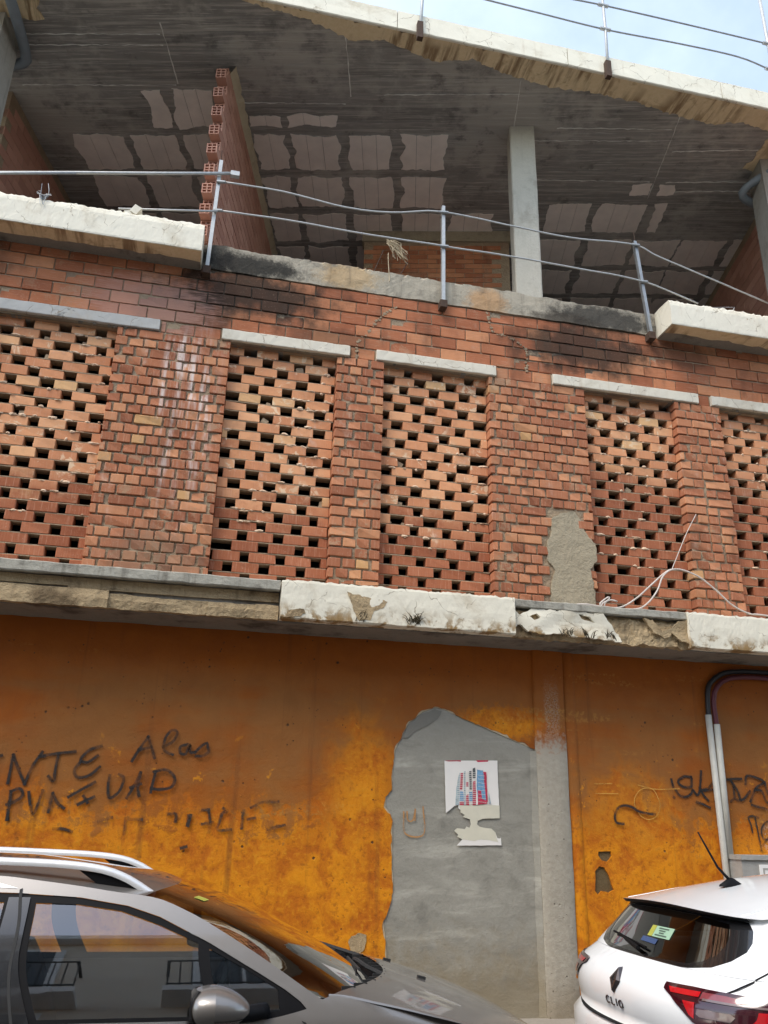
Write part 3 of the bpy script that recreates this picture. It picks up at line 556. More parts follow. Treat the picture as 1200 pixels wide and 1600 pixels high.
# ------------------------------------------------------------------ ground
def sheet(name, x0, x1, y0, y1, z, mat):
    me = bpy.data.meshes.new(name); me.from_pydata([(x0, y0, z), (x1, y0, z), (x1, y1, z), (x0, y1, z)], [], [(0, 1, 2, 3)])
    return tag(link(name, me, mat), kind='structure')
sheet('ground', -400, 400, -400, 400, -.03, 'street_asphalt')
sheet('road', -80, 80, -8.6, -1.2, 0.0, 'street_asphalt')
pv = MB()
pv.quad_grid([[(-40, -1.32, 0), (-40, -1.32, .16), (-40, -1.20, .17), (-40, .0, .315)], [(40, -1.32, 0), (40, -1.32, .16), (40, -1.20, .17), (40, 0, .315)]])
pave = tag(pv.obj('pavement', 'pavement_stone'), kind='structure')
for i in range(14):                                   # paving slabs between and beside the cars, sloping up to the wall
    x = -1.0 + i * .5
    me = MB().quad_grid([[(x + .006, -1.17, .180), (x + .006, -.62, .246)], [(x + .494, -1.17, .180), (x + .494, -.62, .246)]])
    me.quad_grid([[(x + .006, -.605, .248), (x + .006, -.03, .317)], [(x + .494, -.605, .248), (x + .494, -.03, .317)]])
    me.obj('paving_slab', 'pavement_stone', pave)
pv = MB(); pv.quad_grid([[(-40, -10.6, .17), (-40, -8.72, .17), (-40, -8.6, .16), (-40, -8.6, 0)], [(40, -10.6, .17), (40, -8.72, .17), (40, -8.6, .16), (40, -8.6, 0)]])
tag(pv.obj('far_pavement', 'pavement_stone'), kind='structure')

# ------------------------------------------------------------------ the derelict building
BLD = thing('derelict_building', 'derelict two storey brick building with orange ground floor wall and open top floor', 'building', (0, 0, 0))
XA, XB = -9.0, 13.0
# ---- ground floor: masonry wall, render coat with holes where it has fallen, cement filling, pilaster
gw = MB().box((XA, 0, -.02), (XB, .25, 3.10)).obj('ground_floor_wall', 'masonry_base', BLD)
patch_hole = [(2.79, .15), (2.79, 2.253)] + [(2.716, 2.275), (2.43, 2.379), (2.174, 2.471), (2.004, 2.54), (1.926, 2.552), (1.821, 2.507), (1.711, 2.423), (1.657, 2.329), (1.597, 2.198), (1.58, 2.046), (1.576, 1.896), (1.53, 1.845), (1.529, 1.772), (1.566, 1.724), (1.584, 1.676), (1.59, 1.497), (1.586, 1.356), (1.601, 1.24), (1.591, 1.117), (1.53, .964), (1.548, .84), (1.56, .709), (1.55, .5), (1.56, .15)]
CHIPS = [CHIP1, CHIP2]
def grow(poly, base, amp, seed):
    """polygon pushed outwards by an uneven margin"""
    poly = resample(poly, .03); n = len(poly); out = []
    A = sum(poly[i][0] * poly[(i + 1) % n][1] - poly[(i + 1) % n][0] * poly[i][1] for i in range(n)); sg = 1 if A > 0 else -1
    for i in range(n):
        a, b = poly[i - 1], poly[(i + 1) % n]; dx, dy = b[0] - a[0], b[1] - a[1]; L = math.hypot(dx, dy) or 1
        d = max(.0015, base + amp * (mnoise.noise((poly[i][0] * 7, poly[i][1] * 7, seed)) + .6 * mnoise.noise((poly[i][0] * 23, poly[i][1] * 23, seed))))
        out.append((poly[i][0] + sg * dy / L * d, poly[i][1] - sg * dx / L * d))
    return out
coat_hole = [(2.79, .15), (2.79, 2.256)] + [q for q in grow(patch_hole, .006, .020, 2) if q[0] < 2.775 and q[1] > .17] + [(1.56, .15)]
plate('undercoat', [(1.44, .14), (1.44, 2.2), (1.6, 2.5), (1.9, 2.64), (2.78, 2.36), (2.80, 2.254), (2.80, .14)], [grow(patch_hole, -.2, 0, 1)], .005, wall_map(-.011), 'undercoat', BLD, step=.04, edge_jit=.003)
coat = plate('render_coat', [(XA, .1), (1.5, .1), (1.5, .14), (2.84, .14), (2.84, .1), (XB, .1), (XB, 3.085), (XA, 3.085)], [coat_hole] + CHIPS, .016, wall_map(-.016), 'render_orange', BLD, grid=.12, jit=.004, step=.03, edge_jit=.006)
tag(coat, 'weathered orange render of the ground floor')
fill = plate('cement_patch', patch_hole, [], .012, wall_map(-.006), 'cement_patch', BLD, grid=.10, jit=.006, step=.06)
tag(fill, 'grey cement filling of a walled-up doorway')
plate('scuffed_patch', CHIP3, [], .002, wall_map(-.0215), 'broken_render', BLD, step=.02, edge_jit=.008)
plate('damp_cement', [(1.66, 2.30), (1.70, 2.40), (1.80, 2.49), (1.925, 2.538), (1.985, 2.525), (1.95, 2.46), (1.86, 2.40), (1.76, 2.36), (1.70, 2.30)], [], .004, wall_map(-.0125), 'cement_damp', BLD, step=.02, edge_jit=.006)
mb = MB(); nz = 40
prof = [(2.785, .0), (2.785, -.030), (2.80, -.044), (2.88, -.047), (2.96, -.047), (3.045, -.046), (3.06, -.034), (3.06, 0)]
mb.quad_grid([[(px + .004 * mnoise.noise((px * 9, z * 5, 1)), py + .004 * mnoise.noise((px * 9, z * 7, 2)), z) for px, py in prof] for z in np.linspace(.1, 3.085, nz)])
mb.obj('pilaster', 'pilaster', BLD, angle=50)
mb = MB(); mb.quad_grid([[(px + .003 * mnoise.noise((px * 9, z * 5, 4)), py, z) for px, py in [(3.062, -.014), (3.066, -.027), (3.14, -.029), (3.165, -.022), (3.172, -.014)]] for z in np.linspace(.1, 3.085, nz)])
mb.obj('render_strip', 'render_orange', BLD, smooth=True)
# a fillet of mortar in the doorway corner
mb = MB(); mb.quad_grid([[(2.74 + .008 * vn(z * 4), -.006, z), (2.765 + .006 * vn(z * 5, 2), -.022 - .006 * vn(z * 6, 1), z), (2.786, -.034, z)] for z in np.linspace(.3, 2.24, 30)])
mb.obj('corner_fillet', 'cement_patch', BLD, smooth=True)

# ---- first-floor ledge
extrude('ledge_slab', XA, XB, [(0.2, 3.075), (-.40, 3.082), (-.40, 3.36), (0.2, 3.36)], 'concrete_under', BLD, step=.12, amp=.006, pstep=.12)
LC = 'ledge_cap'
extrude(LC, XA, .555, [(-.02, 3.362), (-.02, 3.395), (-.47, 3.395), (-.487, 3.385), (-.487, 3.318), (-.478, 3.308), (-.402, 3.315), (-.402, 3.362)], 'concrete_cap', BLD, amp=.005, pstep=.04)
extrude(LC, 2.40, 4.10, [(-.02, 3.362), (-.02, 3.395), (-.47, 3.398), (-.483, 3.39), (-.483, 3.338), (-.475, 3.33), (-.402, 3.335), (-.402, 3.362)], 'concrete_cap', BLD, amp=.006, pstep=.04, seed=2)
for i, (a, b, zt, yo) in enumerate([(XA, -1.62, 3.225, -.437), (-1.615, -.70, 3.235, -.447), (-.70, .02, 3.205, -.432), (.02, .38, 3.21, -.438), (.38, .555, 3.218, -.45)]):   # fallen fascia render on the left
    extrude('fascia_render', a, b, lambda x, zt=zt, yo=yo, i=i: [(-.402, 3.085), (yo + .012 * vn(x * 6, i), 3.088 + .006 * vn(x * 9, i)), (yo - .004 + .012 * vn(x * 5, i + 3), 3.15), (yo + .006 + .010 * vn(x * 7, i + 5), zt - .01 + .016 * vn(x * 2.2, i)), (-.402, zt + .016 * vn(x * 2.2, i))], 'broken_render', BLD, amp=.006, pstep=.03, seed=i, freq=14, step=.03)
for i, (a, b, zt, zb) in enumerate([(XA, -1.0, 3.306, 3.24), (-1.0, .1, 3.306, 3.225), (.1, .555, 3.306, 3.23)]):
    extrude('fascia_band', a, b, lambda x, zb=zb, i=i: [(-.402, zb), (-.418 + .006 * vn(x * 4, i), zb), (-.42 + .006 * vn(x * 4, i), 3.306), (-.402, 3.306)], 'broken_render', BLD, amp=.003, pstep=.05, seed=9 + i)
def white_block(a, b, seed, name='painted_fascia'):
    def pr(x):
        e = .5 * vn(x * 23, seed) + .5 * vn(x * 51, seed + 2)
        fade = min(1, (x - a) / .03, (b - x) / .03); fade = max(fade, .0)
        yb = -.50 + .012 * vn(x * 3, seed)
        return [(-.402, 3.092), (yb + .012, 3.094 + .006 * vn(x * 11, seed)), (yb, 3.104 + .006 * vn(x * 9, seed + 1)), (yb - .002, 3.25), (yb + .000, 3.380 + .008 * e), (yb + .004, 3.398 + .018 * e), (-.30, 3.402 + .012 * e), (-.05, 3.40), (-.05, 3.38), (-.402, 3.378)]
    return extrude(name, a, b, pr, 'white_ledge', BLD, amp=.0022, pstep=.035, seed=seed, freq=16, step=.02)
white_block(.565, 2.46, 1); white_block(4.02, XB, 4)
# broken part: torn white skin over brown rubble
extrude('fascia_render', 2.46, 4.02, lambda x: [(-.402, 3.085), (-.445 + .03 * vn(x * 5, 3), 3.09 + .012 * vn(x * 8, 1)), (-.452 + .03 * vn(x * 7, 5), 3.18), (-.44 + .03 * vn(x * 6, 8), 3.30), (-.402, 3.33)], 'broken_render', BLD, amp=.014, pstep=.025, seed=21, freq=17, step=.02)
plate('painted_fascia', [(2.45, 3.34), (2.50, 3.26), (2.62, 3.33), (2.80, 3.325), (2.95, 3.335), (3.12, 3.325), (3.25, 3.33), (3.31, 3.24), (3.38, 3.16), (3.40, 3.105), (3.25, 3.11), (3.1, 3.125), (2.98, 3.115), (2.85, 3.14), (2.72, 3.12), (2.58, 3.13), (2.52, 3.19), (2.46, 3.16)], [[(2.60, 3.26), (2.66, 3.285), (2.69, 3.25), (2.63, 3.23)], [(3.02, 3.31), (3.12, 3.30), (3.18, 3.25), (3.08, 3.26)]], .03, lambda a, b, d: (a, -.478 - .015 * mnoise.noise((a * 7, b * 7, 2)) - d, b), 'white_ledge', BLD, grid=.03, step=.015, edge_jit=.014, jit=.008)
plate('painted_fascia', [(3.62, 3.32), (3.70, 3.31), (3.78, 3.22), (3.86, 3.25), (3.92, 3.30), (4.04, 3.33), (4.04, 3.12), (3.95, 3.14), (3.88, 3.2), (3.80, 3.16), (3.70, 3.2)], [], .03, lambda a, b, d: (a, -.482 - .02 * mnoise.noise((a * 7, b * 7, 5)) - d, b), 'broken_render', BLD, grid=.03, step=.015, edge_jit=.016, jit=.01)
plate('broken_patch', [(1.075, 3.335), (1.20, 3.31), (1.33, 3.30), (1.40, 3.285), (1.37, 3.23), (1.29, 3.195), (1.27, 3.13), (1.18, 3.115), (1.13, 3.20)], [], .012, wall_map(-.506), 'broken_render', BLD, grid=.03, step=.015, edge_jit=.012, jit=.006)
plate('broken_patch', [(.62, 3.15), (.66, 3.17), (.74, 3.175), (.76, 3.14), (.70, 3.11), (.60, 3.10)], [], .012, wall_map(-.506), 'broken_render', BLD, step=.015, edge_jit=.012, jit=.006)
for (xx, zz, n, sd) in ((1.62, 3.13, 26, 3), (1.18, 3.12, 8, 5), (2.9, 3.12, 14, 6), (3.1, 3.12, 14, 8), (3.3, 3.12, 10, 9)):       # dead weeds rooted in the ledge
    rr = random.Random(sd); mb = MB((xx, -.5, zz))
    for k in range(n):
        a = rr.uniform(-1.1, 1.1); L = rr.uniform(.03, .085); b = Vector((xx + rr.uniform(-.05, .05), -.498, zz + rr.uniform(-.02, .02)))
        mb.tube([b, b + Vector((math.sin(a) * L * .5, -.012, L * .6)), b + Vector((math.sin(a) * L * 1.1, -.02, L * rr.uniform(.6, 1.1)))], [.004, .003, .001], 4)
    tag(mb.obj('dead_weed', 'weed'), {3: 'dark dead weed tuft growing from the middle white ledge', 5: 'thin dead weed on the white ledge left of the dark tuft', 6: 'leftmost small weed on the broken ledge below the cement patched pier', 8: 'middle small weed on the broken ledge below the cement patched pier', 9: 'rightmost small weed on the broken ledge below the cement patched pier'}[sd], 'weed', 'weeds on the ledge')

# ---- first floor: brick piers, lattice panels, lintels, brick band
BRICKS = []          # (kind, parent, matrix)
def brick_mesh(name, L, D, H, seed, mat, chip=.5):
    rr = random.Random(seed); bm = bmesh.new()
    bmesh.ops.create_cube(bm, size=1)
    bmesh.ops.scale(bm, vec=(L, D, H), verts=bm.verts)
    bmesh.ops.bevel(bm, geom=list(bm.edges), offset=.0045, segments=1, affect='EDGES')
    for v in bm.verts:
        k = .0022
        v.co += Vector((rr.uniform(-k, k), rr.uniform(-k, k) * .15, rr.uniform(-k, k)))
    if rr.random() < chip:                              # a knocked-off corner
        c = Vector((rr.choice((-L, L)) / 2, -D / 2, rr.choice((-H, H)) / 2)); s = rr.uniform(.012, .03)
        for v in bm.verts:
            d = (v.co - c).length
            if d < s: v.co = v.co.lerp(Vector((c.x * .93, c.y + s * .8, c.z * .8)), .7)
    me = bpy.data.meshes.new(name); bm.to_mesh(me); bm.free(); me.materials.append(MATS[mat]); return me
PIT = .0935; Z0 = 3.398
LAT = [brick_mesh('lattice_brick', .238, .115, .0865, s, 'brick_lattice') for s in range(8)]
HDR = [brick_mesh('pier_brick', .113, .16, .079, s + 20, 'brick_pier') for s in range(8)]
BND = [brick_mesh('band_brick', .240, .12, .112, s + 40, 'brick_band', .25) for s in range(8)]
def put(kind, meshes, parent, x, y, z, L=1.0, rr=random, rot=.012, dy=.004):
    M = Matrix.Translation((x, y + rr.uniform(-dy, dy), z)) @ Matrix.Rotation(rr.uniform(-rot, rot) * .6, 4, 'Y') @ Matrix.Rotation(rr.uniform(-rot, rot), 4, 'Z') @ Matrix.Diagonal((L, 1, rr.uniform(.96, 1.02), 1))
    BRICKS.append((kind, rr.choice(meshes), parent, M))
piers = [(-4.6, -2.02), (-.99, .0), (.985, 1.43), (2.465, 3.46), (4.445, 4.955), (5.97, 8.6)]
panels = [(-2.02, -.99), (0, .985), (1.43, 2.465), (3.46, 4.445), (4.955, 5.97)]
rb = random.Random(11)
PIER_TOP = 5.735; NROW = 25
for i, (a, b) in enumerate(piers):
    core = MB(); g = .035
    P = []
    nx = max(4, int((b - a) / g)); nzz = 70
    P = [[(a + .02 + (b - a - .04) * j / nx, .008 + .005 * mnoise.noise((j * .9, k * .7, i)) + .004 * mnoise.noise((j * 2.1, k * 1.9, i + 4)), 3.36 + (PIER_TOP - 3.36) * k / nzz) for j in range(nx + 1)] for k in range(nzz + 1)]
    core.quad_grid(P)
    core.box((a + .02, .03, 3.36), (b - .02, .26, PIER_TOP))
    side = core.obj('brick_pier', 'mortar', BLD)
    for r in range(NROW):
        z = Z0 + PIT * (r + .5)
        if z + .03 > PIER_TOP: break
        x = a
        w0 = .119 if r % 2 else (.06 if (b - a) > .6 else .12)
        if r % 2 == 0 and (b - a) < .6: w0 = rb.choice((.062, .062, .178, .235))
        first = True
        while x < b - .03:
            w = w0 if first else (.119 if rb.random() < .93 else .235); first = False
            w *= rb.uniform(.96, 1.04)
            if x + w > b - .02: w = b - x
            if b - (x + w) < .045: w = b - x
            gap = rb.choice((.010, .013, .016, .022)); L = max(.03, w - gap)
            if i == 3 and inside((x + w / 2, z), PIERPATCH): x += w; continue
            if rb.random() > .008: cx = (x + L / 2 if x <= a + .001 else (b - L / 2 if x + w >= b - .001 else x + w / 2)); put('pier', HDR, side, cx, .08 - .009, z, L / .113, rb, .014, .004)
            x += w
# reveals: bricks on the pier flanks (stretchers turned sideways) come with the header depth of .16 m
for i, (a, b) in enumerate(panels):
    bars = MB(); 
    for r in range(NROW + 1):
        z = Z0 + PIT * r
        bars.box((a + .002, .079, z - .0045), (b - .002, .18, z + .0045))
    rr2 = random.Random(50 + i)
    for k in range(16):                                  # lumps of lime mortar stuck in openings
        z = Z0 + PIT * (rr2.randrange(8, NROW) + .5); x = rr2.uniform(a + .05, b - .05); s = rr2.uniform(.012, .035)
        bars.box((x - s, .095, z - .045), (x + s, .15, z - .045 + s * 1.6), Matrix.Rotation(rr2.uniform(-.6, .6), 3, 'Y'), (x, .12, z))
    pan = bars.obj('lattice_panel', 'mortar', BLD)
    sp = MB()
    for k in range(150 if i < 2 else 70):               # lime smeared round the openings
        row = rr2.randrange(6, NROW); z = Z0 + PIT * row + rr2.uniform(-.012, .012); x = rr2.uniform(a + .03, b - .03)
        if mnoise.noise((x * 2.2, z * 1.8, i)) < -.05: continue
        w, h = rr2.uniform(.012, .05), rr2.uniform(.006, .017); n = 9; k0 = len(sp.v)
        for t in range(n):
            an = 2 * math.pi * t / n; q = rr2.uniform(.6, 1.15); sp.v.append(Vector((x + math.cos(an) * w * q, .074 + rr2.uniform(-.002, .004), z + math.sin(an) * h * q)))
        sp.v.append(Vector((x, .062, z)))
        sp.f += [(k0 + t, k0 + (t + 1) % n, k0 + n) for t in range(n)]
    tag(sp.obj('lime_splashes', 'lime_splash', pan), kind='stuff')
    pitch = .306
    for r in range(NROW):
        z = Z0 + PIT * (r + .5)
        if z > 5.70: break
        ph = (0 if r % 2 else pitch / 2) + rb.uniform(-.018, .018) + .045 * math.sin(r * .37 + i * 2) + (r * .006)
        ph = ph % pitch
        x = a - pitch + ph
        while x < b:
            L = (.208 * rb.uniform(.90, 1.07) if r > 8 else .226 * rb.uniform(.95, 1.04)) if rb.random() > .04 else .17
            l, rgt = max(x, a + .002), min(x + L, b - .002)
            if rgt - l > .035:
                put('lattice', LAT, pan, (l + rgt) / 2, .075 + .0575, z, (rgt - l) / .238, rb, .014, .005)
            x += pitch * rb.uniform(.985, 1.015)
BAND0, BP = 5.728, .1245
band = MB(); nx = 150
band.quad_grid([[(-5.5 + 15.0 * j / nx, .012 + .006 * mnoise.noise((j * .8, k * .9, 3)), 5.72 + .76 * k / 16) for j in range(nx + 1)] for k in range(17)])
band.box((XA, .03, 5.72), (XB, .26, 6.48)); band.box((XA, .028, 3.36), (-4.6, .25, 5.72)); band.box((8.6, .028, 3.36), (XB, .25, 5.72))
band = band.obj('brick_band', 'mortar', BLD)
LINT = [(-2.08, -.636, 'lintel_grey'), (-.083, 1.096, 'lintel_white'), (1.352, 2.538, 'lintel_white'), (3.128, 4.713, 'lintel_white'), (4.865, 6.2, 'lintel_white')]
for r in range(6):
    z = BAND0 + BP * (r + .5); x = -4.6 + (.125 if r % 2 else 0) + rb.uniform(-.02, .02)
    while x < 8.5:
        L = .2485 * rb.uniform(.99, 1.02); segs = [(x, x + L)]
        if r == 0:
            for a, b, _ in LINT:
                nn = []
                for s, e in segs:
                    if e <= a - .01 or s >= b + .01: nn.append((s, e)); continue
                    if s < a - .01: nn.append((s, a - .01))
                    if e > b + .01: nn.append((b + .01, e))
                segs = nn
        for s, e in segs:
            if e - s > .04 and rb.random() > .01: put('band', BND, band, (s + e) / 2, .06, z, (e - s - .010) / .240, rb, .010, .004)
        x += L
for a, b, mt in LINT:
    z0, z1 = 5.738, 5.845
    extrude('lintel', a, b, [(.24, z0), (-.022, z0), (-.026, z0 + .006), (-.026, z1 - .006), (-.022, z1), (.0, z1), (.02, z1 - .004), (.24, z1 - .004)], mt, BLD, amp=.003, pstep=.05, freq=20, seed=a)
    mb = MB(); rr2 = random.Random(int(a * 10))
    for k in range(int((b - a) / .05)):
        x = a + .06 + k * .05 + rr2.uniform(-.02, .02)
        if x > b - .06: break
        mb.box((x, rr2.uniform(-.005, .1), z0 - rr2.uniform(.005, .022)), (x + rr2.uniform(.02, .05), .2, z0 + .004))
    mb.obj('mortar_drips', 'concrete_under', BLD)
# link bricks: the nearest 300 of each kind as parts, the rest joined
for kind, nm in (('lattice', 'lattice_brick'), ('pier', 'pier_brick'), ('band', 'band_brick')):
    L = sorted([b for b in BRICKS if b[0] == kind and -2.6 < b[3].translation.x < 6.4 or b[0] == kind and kind == 'x'], key=lambda b: (b[3].translation - CAM).length)
    for _, me, par, M in L[:300]:
        o = bpy.data.objects.new(nm, me); COL.objects.link(o); o.parent = par; o.matrix_basis = M
    rest = L[300:] + [b for b in BRICKS if b[0] == kind and not (-2.6 < b[3].translation.x < 6.4)]
    if rest:
        bm = bmesh.new()
        for _, me, par, M in rest:
            t0 = len(bm.verts); bm.from_mesh(me); bm.verts.ensure_lookup_table()
            for v in bm.verts[t0:]: v.co = M @ v.co
        me = bpy.data.meshes.new(nm + 's'); bm.to_mesh(me); bm.free(); me.materials.append(rest[0][1].materials[0])
        tag(link('farther_' + nm + 's', me, None, BLD), 'farther bricks of the %s' % {'lattice': 'openwork panels', 'pier': 'piers', 'band': 'wall band'}[kind], kind='stuff')
plate('pier_patch', PIERPATCH[:-1] + [(3.43, 3.38), (2.99, 3.38)], [], .02, lambda a, b, d: (a, -.012 - d - .004 * mnoise.noise((a * 5, b * 5, 1)), b), 'cement_rough', BLD, grid=.04, step=.02, edge_jit=.012, jit=.008)
tag(BLD.children[-1], 'rough tan cement patch on the brick pier')
# cracks through the band: torn open joints with rubble mortar
for q in CRACKS:
    pts = catmull([(a, 0, b) for a, b in q], .03); mb = MB(); rr2 = random.Random(5)
    for p in pts:
        s = rr2.uniform(.006, .018); p = p + Vector((rr2.uniform(-.008, .008), 0, rr2.uniform(-.008, .008)))
        mb.box((p.x - s, -.006, p.z - s * .7), (p.x + s, .03, p.z + s * .7), Matrix.Rotation(rr2.uniform(-.7, .7), 3, 'Y'), p)
    tag(mb.obj('crack_mortar', 'mortar', BLD), kind='stuff')
# first-floor room behind the openwork: closed and unlit
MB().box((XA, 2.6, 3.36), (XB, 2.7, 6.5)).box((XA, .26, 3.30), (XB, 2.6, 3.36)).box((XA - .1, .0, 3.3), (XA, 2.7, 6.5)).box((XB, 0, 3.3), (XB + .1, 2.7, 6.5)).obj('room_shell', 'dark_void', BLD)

# ---- second-floor slab edge
extrude('floor_slab', XA, XB, [(7.8, 6.49), (.015, 6.485), (.015, 6.70), (7.8, 6.70)], 'floor_screed', BLD, step=.2, amp=.002, pstep=.5)
extrude('slab_edge_beam', -.33, 4.32, lambda x: [(.10, 6.478), (-.012 + .01 * vn(x * 2, 1), 6.478 + .010 * vn(x * 5)), (-.018 + .012 * vn(x * 3, 2), 6.60), (-.014 + .012 * vn(x * 4, 3), 6.735 + .022 * vn(x * 6, 4) + .012 * vn(x * 21, 3)), (.06, 6.755 + .022 * vn(x * 6, 4) + .012 * vn(x * 19, 4)), (.10, 6.72)], 'concrete_beam', BLD, amp=.0035, pstep=.03, freq=15, seed=5, step=.025)
def up_block(a, b, seed):
    def pr(x):
        e = .5 * vn(x * 19, seed) + .5 * vn(x * 43, seed + 2)
        return [(.08, 6.452), (-.30, 6.446), (-.303, 6.46), (-.303, 6.67), (-.295 + .01 * e, 6.712 + .016 * e), (-.285, 6.735 + .030 * e), (-.1, 6.75 + .03 * e), (.08, 6.74)]
    return extrude('painted_ledge', a, b, pr, 'white_eave', BLD, amp=.002, pstep=.04, freq=14, seed=seed, step=.02)
up_block(XA, -.335, 3); up_block(4.325, XB, 6)
for a, b, sd in ((XA, -.345, 1), (4.335, XB, 2)):
    n = int((b - a) / .06)
    inner = [(a + (b - a) * k / n, -.125 + .06 * vn((a + (b - a) * k / n) * 3, sd) + .03 * vn((a + (b - a) * k / n) * 11, sd)) for k in range(n + 1)]
    plate('ledge_soffit_tint', [(a, -.297), (b, -.297)] + inner[::-1], [], .006, lambda p, q, d: (p, q, 6.441 - d * .3), 'cream_plaster_bounce_tint', BLD, grid=.06, step=.05, jit=.004)  # white-painted underside, its tan bounce light and shade put into the colour
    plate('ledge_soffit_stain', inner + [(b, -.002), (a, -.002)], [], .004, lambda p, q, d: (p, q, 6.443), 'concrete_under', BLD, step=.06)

# ---- roof slab, eave, coping
ZC = 9.33
MB().box((XA, -.565, ZC), (XB, 8.0, ZC + .2)).obj('roof_slab', 'ceiling_concrete', BLD)
plate('eave_plaster', [(-.6, -.566), (12.9, -.566), (12.9, -.20), (7.0, -.25), (5.882, -.292), (5.509, -.346), (5.165, -.242), (4.749, -.254), (4.236, -.315), (3.61, -.323), (3.173, -.278), (2.711, -.313), (2.238, -.415), (1.846, -.295), (1.256, -.416), (.898, -.329), (.5, -.46), (.1, -.50), (-.4, -.54)], [], .012, lambda a, b, d: (a, b, ZC - .014 - d), 'cream_plaster_bounce_tint', BLD, grid=.06, step=.03, jit=.006, edge_jit=.03)
plate('eave_plaster', [(XA, .20), (-2.63, .224), (-2.286, .2), (-2.187, .161), (-2.246, .057), (-2.2, -.05), (-2.3, -.25), (-2.25, -.566), (XA, -.566)], [], .012, lambda a, b, d: (a, b, ZC - .014 - d), 'cream_plaster_bounce_tint', BLD, grid=.08, step=.03, jit=.006, edge_jit=.02)
plate('eave_plaster', [(6.6, -.2), (5.943, -.207), (5.959, -.005), (5.985, .095), (5.944, .289), (6.6, .33)], [], .010, lambda a, b, d: (a, b, ZC - .012 - d), 'cream_plaster_bounce_tint', BLD, grid=.06, step=.03, jit=.006, edge_jit=.03)
xs = [XA, -7, -5.1, -3.3, -2.2, -.5, 1.355, 3.239, 5.087, 6.9, 8.8, 10.8, XB]
for i in range(len(xs) - 1):
    extrude('coping_block', xs[i] + .004, xs[i + 1] - .004, [(-.20, ZC + .205), (-.20, ZC + .235), (-.585, ZC + .235), (-.60, ZC + .225), (-.60, ZC - .012), (-.59, ZC - .02), (-.568, ZC - .02), (-.568, ZC + .205)], 'white_eave', BLD, amp=.003, pstep=.06, freq=12, seed=i, step=.06)
for q in LINES:                                            # lime ridges squeezed through the formwork joints
    pts = catmull([(a, b, ZC) for a, b in q], .05); rr2 = random.Random(len(q))
    mb = MB((pts[0].x, pts[0].y, ZC)); mb.tube([p + Vector((rr2.uniform(-.004, .004), rr2.uniform(-.006, .006), 0)) for p in pts], [rr2.choice((.002, .004, .006, .009)) for _ in pts], 5); mb.obj('formwork_ridge', 'ridge_lime', BLD)
def UV(u, v): return (u * math.cos(G) + v * math.sin(G), -u * math.sin(G) + v * math.cos(G))
def infill(u0, u1, v0, v1, seed):
    """one exposed ceramic infill of the ribbed slab: three boards side by side with chipped outlines"""
    rr2 = random.Random(seed); mb = MB(); n = 3 if u1 - u0 > .4 else (2 if u1 - u0 > .25 else 1)
    for k in range(n):
        a = u0 + (u1 - u0) * k / n + .0025; b = u0 + (u1 - u0) * (k + 1) / n - .0025
        ring = resample([(a, v0), (b, v0), (b, v1), (a, v1)], .035)
        out = []
        for (p, q) in ring:
            if q in (v0, v1) or abs(q - v0) < 1e-6 or abs(q - v1) < 1e-6: q += .05 * mnoise.noise((p * 4, q * 4, seed)) + .02 * mnoise.noise((p * 17, q * 17, seed))
            if k == 0 and abs(p - a) < 1e-6: p += .06 * mnoise.noise((p * 4, q * 4, seed + 5)) + .025 * mnoise.noise((p * 15, q * 15, seed))
            if k == n - 1 and abs(p - b) < 1e-6: p += .06 * mnoise.noise((p * 4, q * 4, seed + 9)) + .025 * mnoise.noise((p * 15, q * 15, seed))
            out.append((p, q))
        V, T = cdt(out, [], 0); kk = len(mb.v)
        for (p, q) in V: X, Y = UV(p, q); mb.v.append(Vector((X, Y, ZC - .010)))
        mb.f += [tuple(kk + i for i in f) for f in T]
        for ring2 in [out]:
            k0 = len(mb.v); m = len(ring2)
            for (p, q) in ring2: X, Y = UV(p, q); mb.v.append(Vector((X, Y, ZC - .010))); mb.v.append(Vector((X, Y, ZC + .01)))
            for i in range(m): j = (i + 1) % m; mb.f.append((k0 + 2 * i, k0 + 2 * j, k0 + 2 * j + 1, k0 + 2 * i + 1))
    return mb.obj('ceiling_infill', 'infill_ceramic', BLD)
rows = [(.53, 1.08), (1.19, 1.74), (1.87, 2.42), (2.56, 3.11), (3.24, 3.79), (3.92, 4.47), (4.6, 5.15)]
colsA = [(-2.45, -1.80), (-1.80, -1.16), (-1.16, -.62)]; colsB = [(-.27, .1), (.17, .74), (.85, 1.37), (1.5, 2.04), (2.16, 2.72)]; colsC = [(3.43, 3.99), (4.10, 4.71), (4.78, 5.35), (5.37, 5.98), (6.1, 6.6)]
sd = 0
for ri, (v0, v1) in enumerate(rows):
    for u0, u1 in colsA:
        sd += 1
        if ri == 0 and u0 < -2: continue
        if ri == 0 and u0 < -1.5: u0 += .33
        sk = -.28 * (v0 + v1) * .5 * 0
        infill(u0 + (.05 if u0 > -2.3 else 0), u1 - .04, v0, v1, sd)
    for u0, u1 in colsB:
        sd += 1
        if ri == 0:
            if u0 in (-.27, .17): infill(u0, u1, .88, 1.05, sd)
            continue
        if u0 > 2 and ri < 3: continue
        infill(u0, u1, v0, v1, sd)
    for u0, u1 in colsC:
        sd += 1
        w0, w1 = v0 + (-.2 if ri < 4 else -.16), v1 + (-.2 if ri < 4 else -.16)
        if ri < 3: 
            if ri == 2 and u0 in (4.10, 4.78): infill(u0 + .34 if u0 < 4.5 else u0, u0 + .55 if u0 < 4.5 else u0 + .2, 2.0, 2.18, sd)
            continue
        if ri == 3 and u0 > 5: continue
        if ri == 3 and u0 == 4.78: infill(4.82, 4.97, w0, w1, sd); continue
        infill(u0, u1, w0, w1, sd)

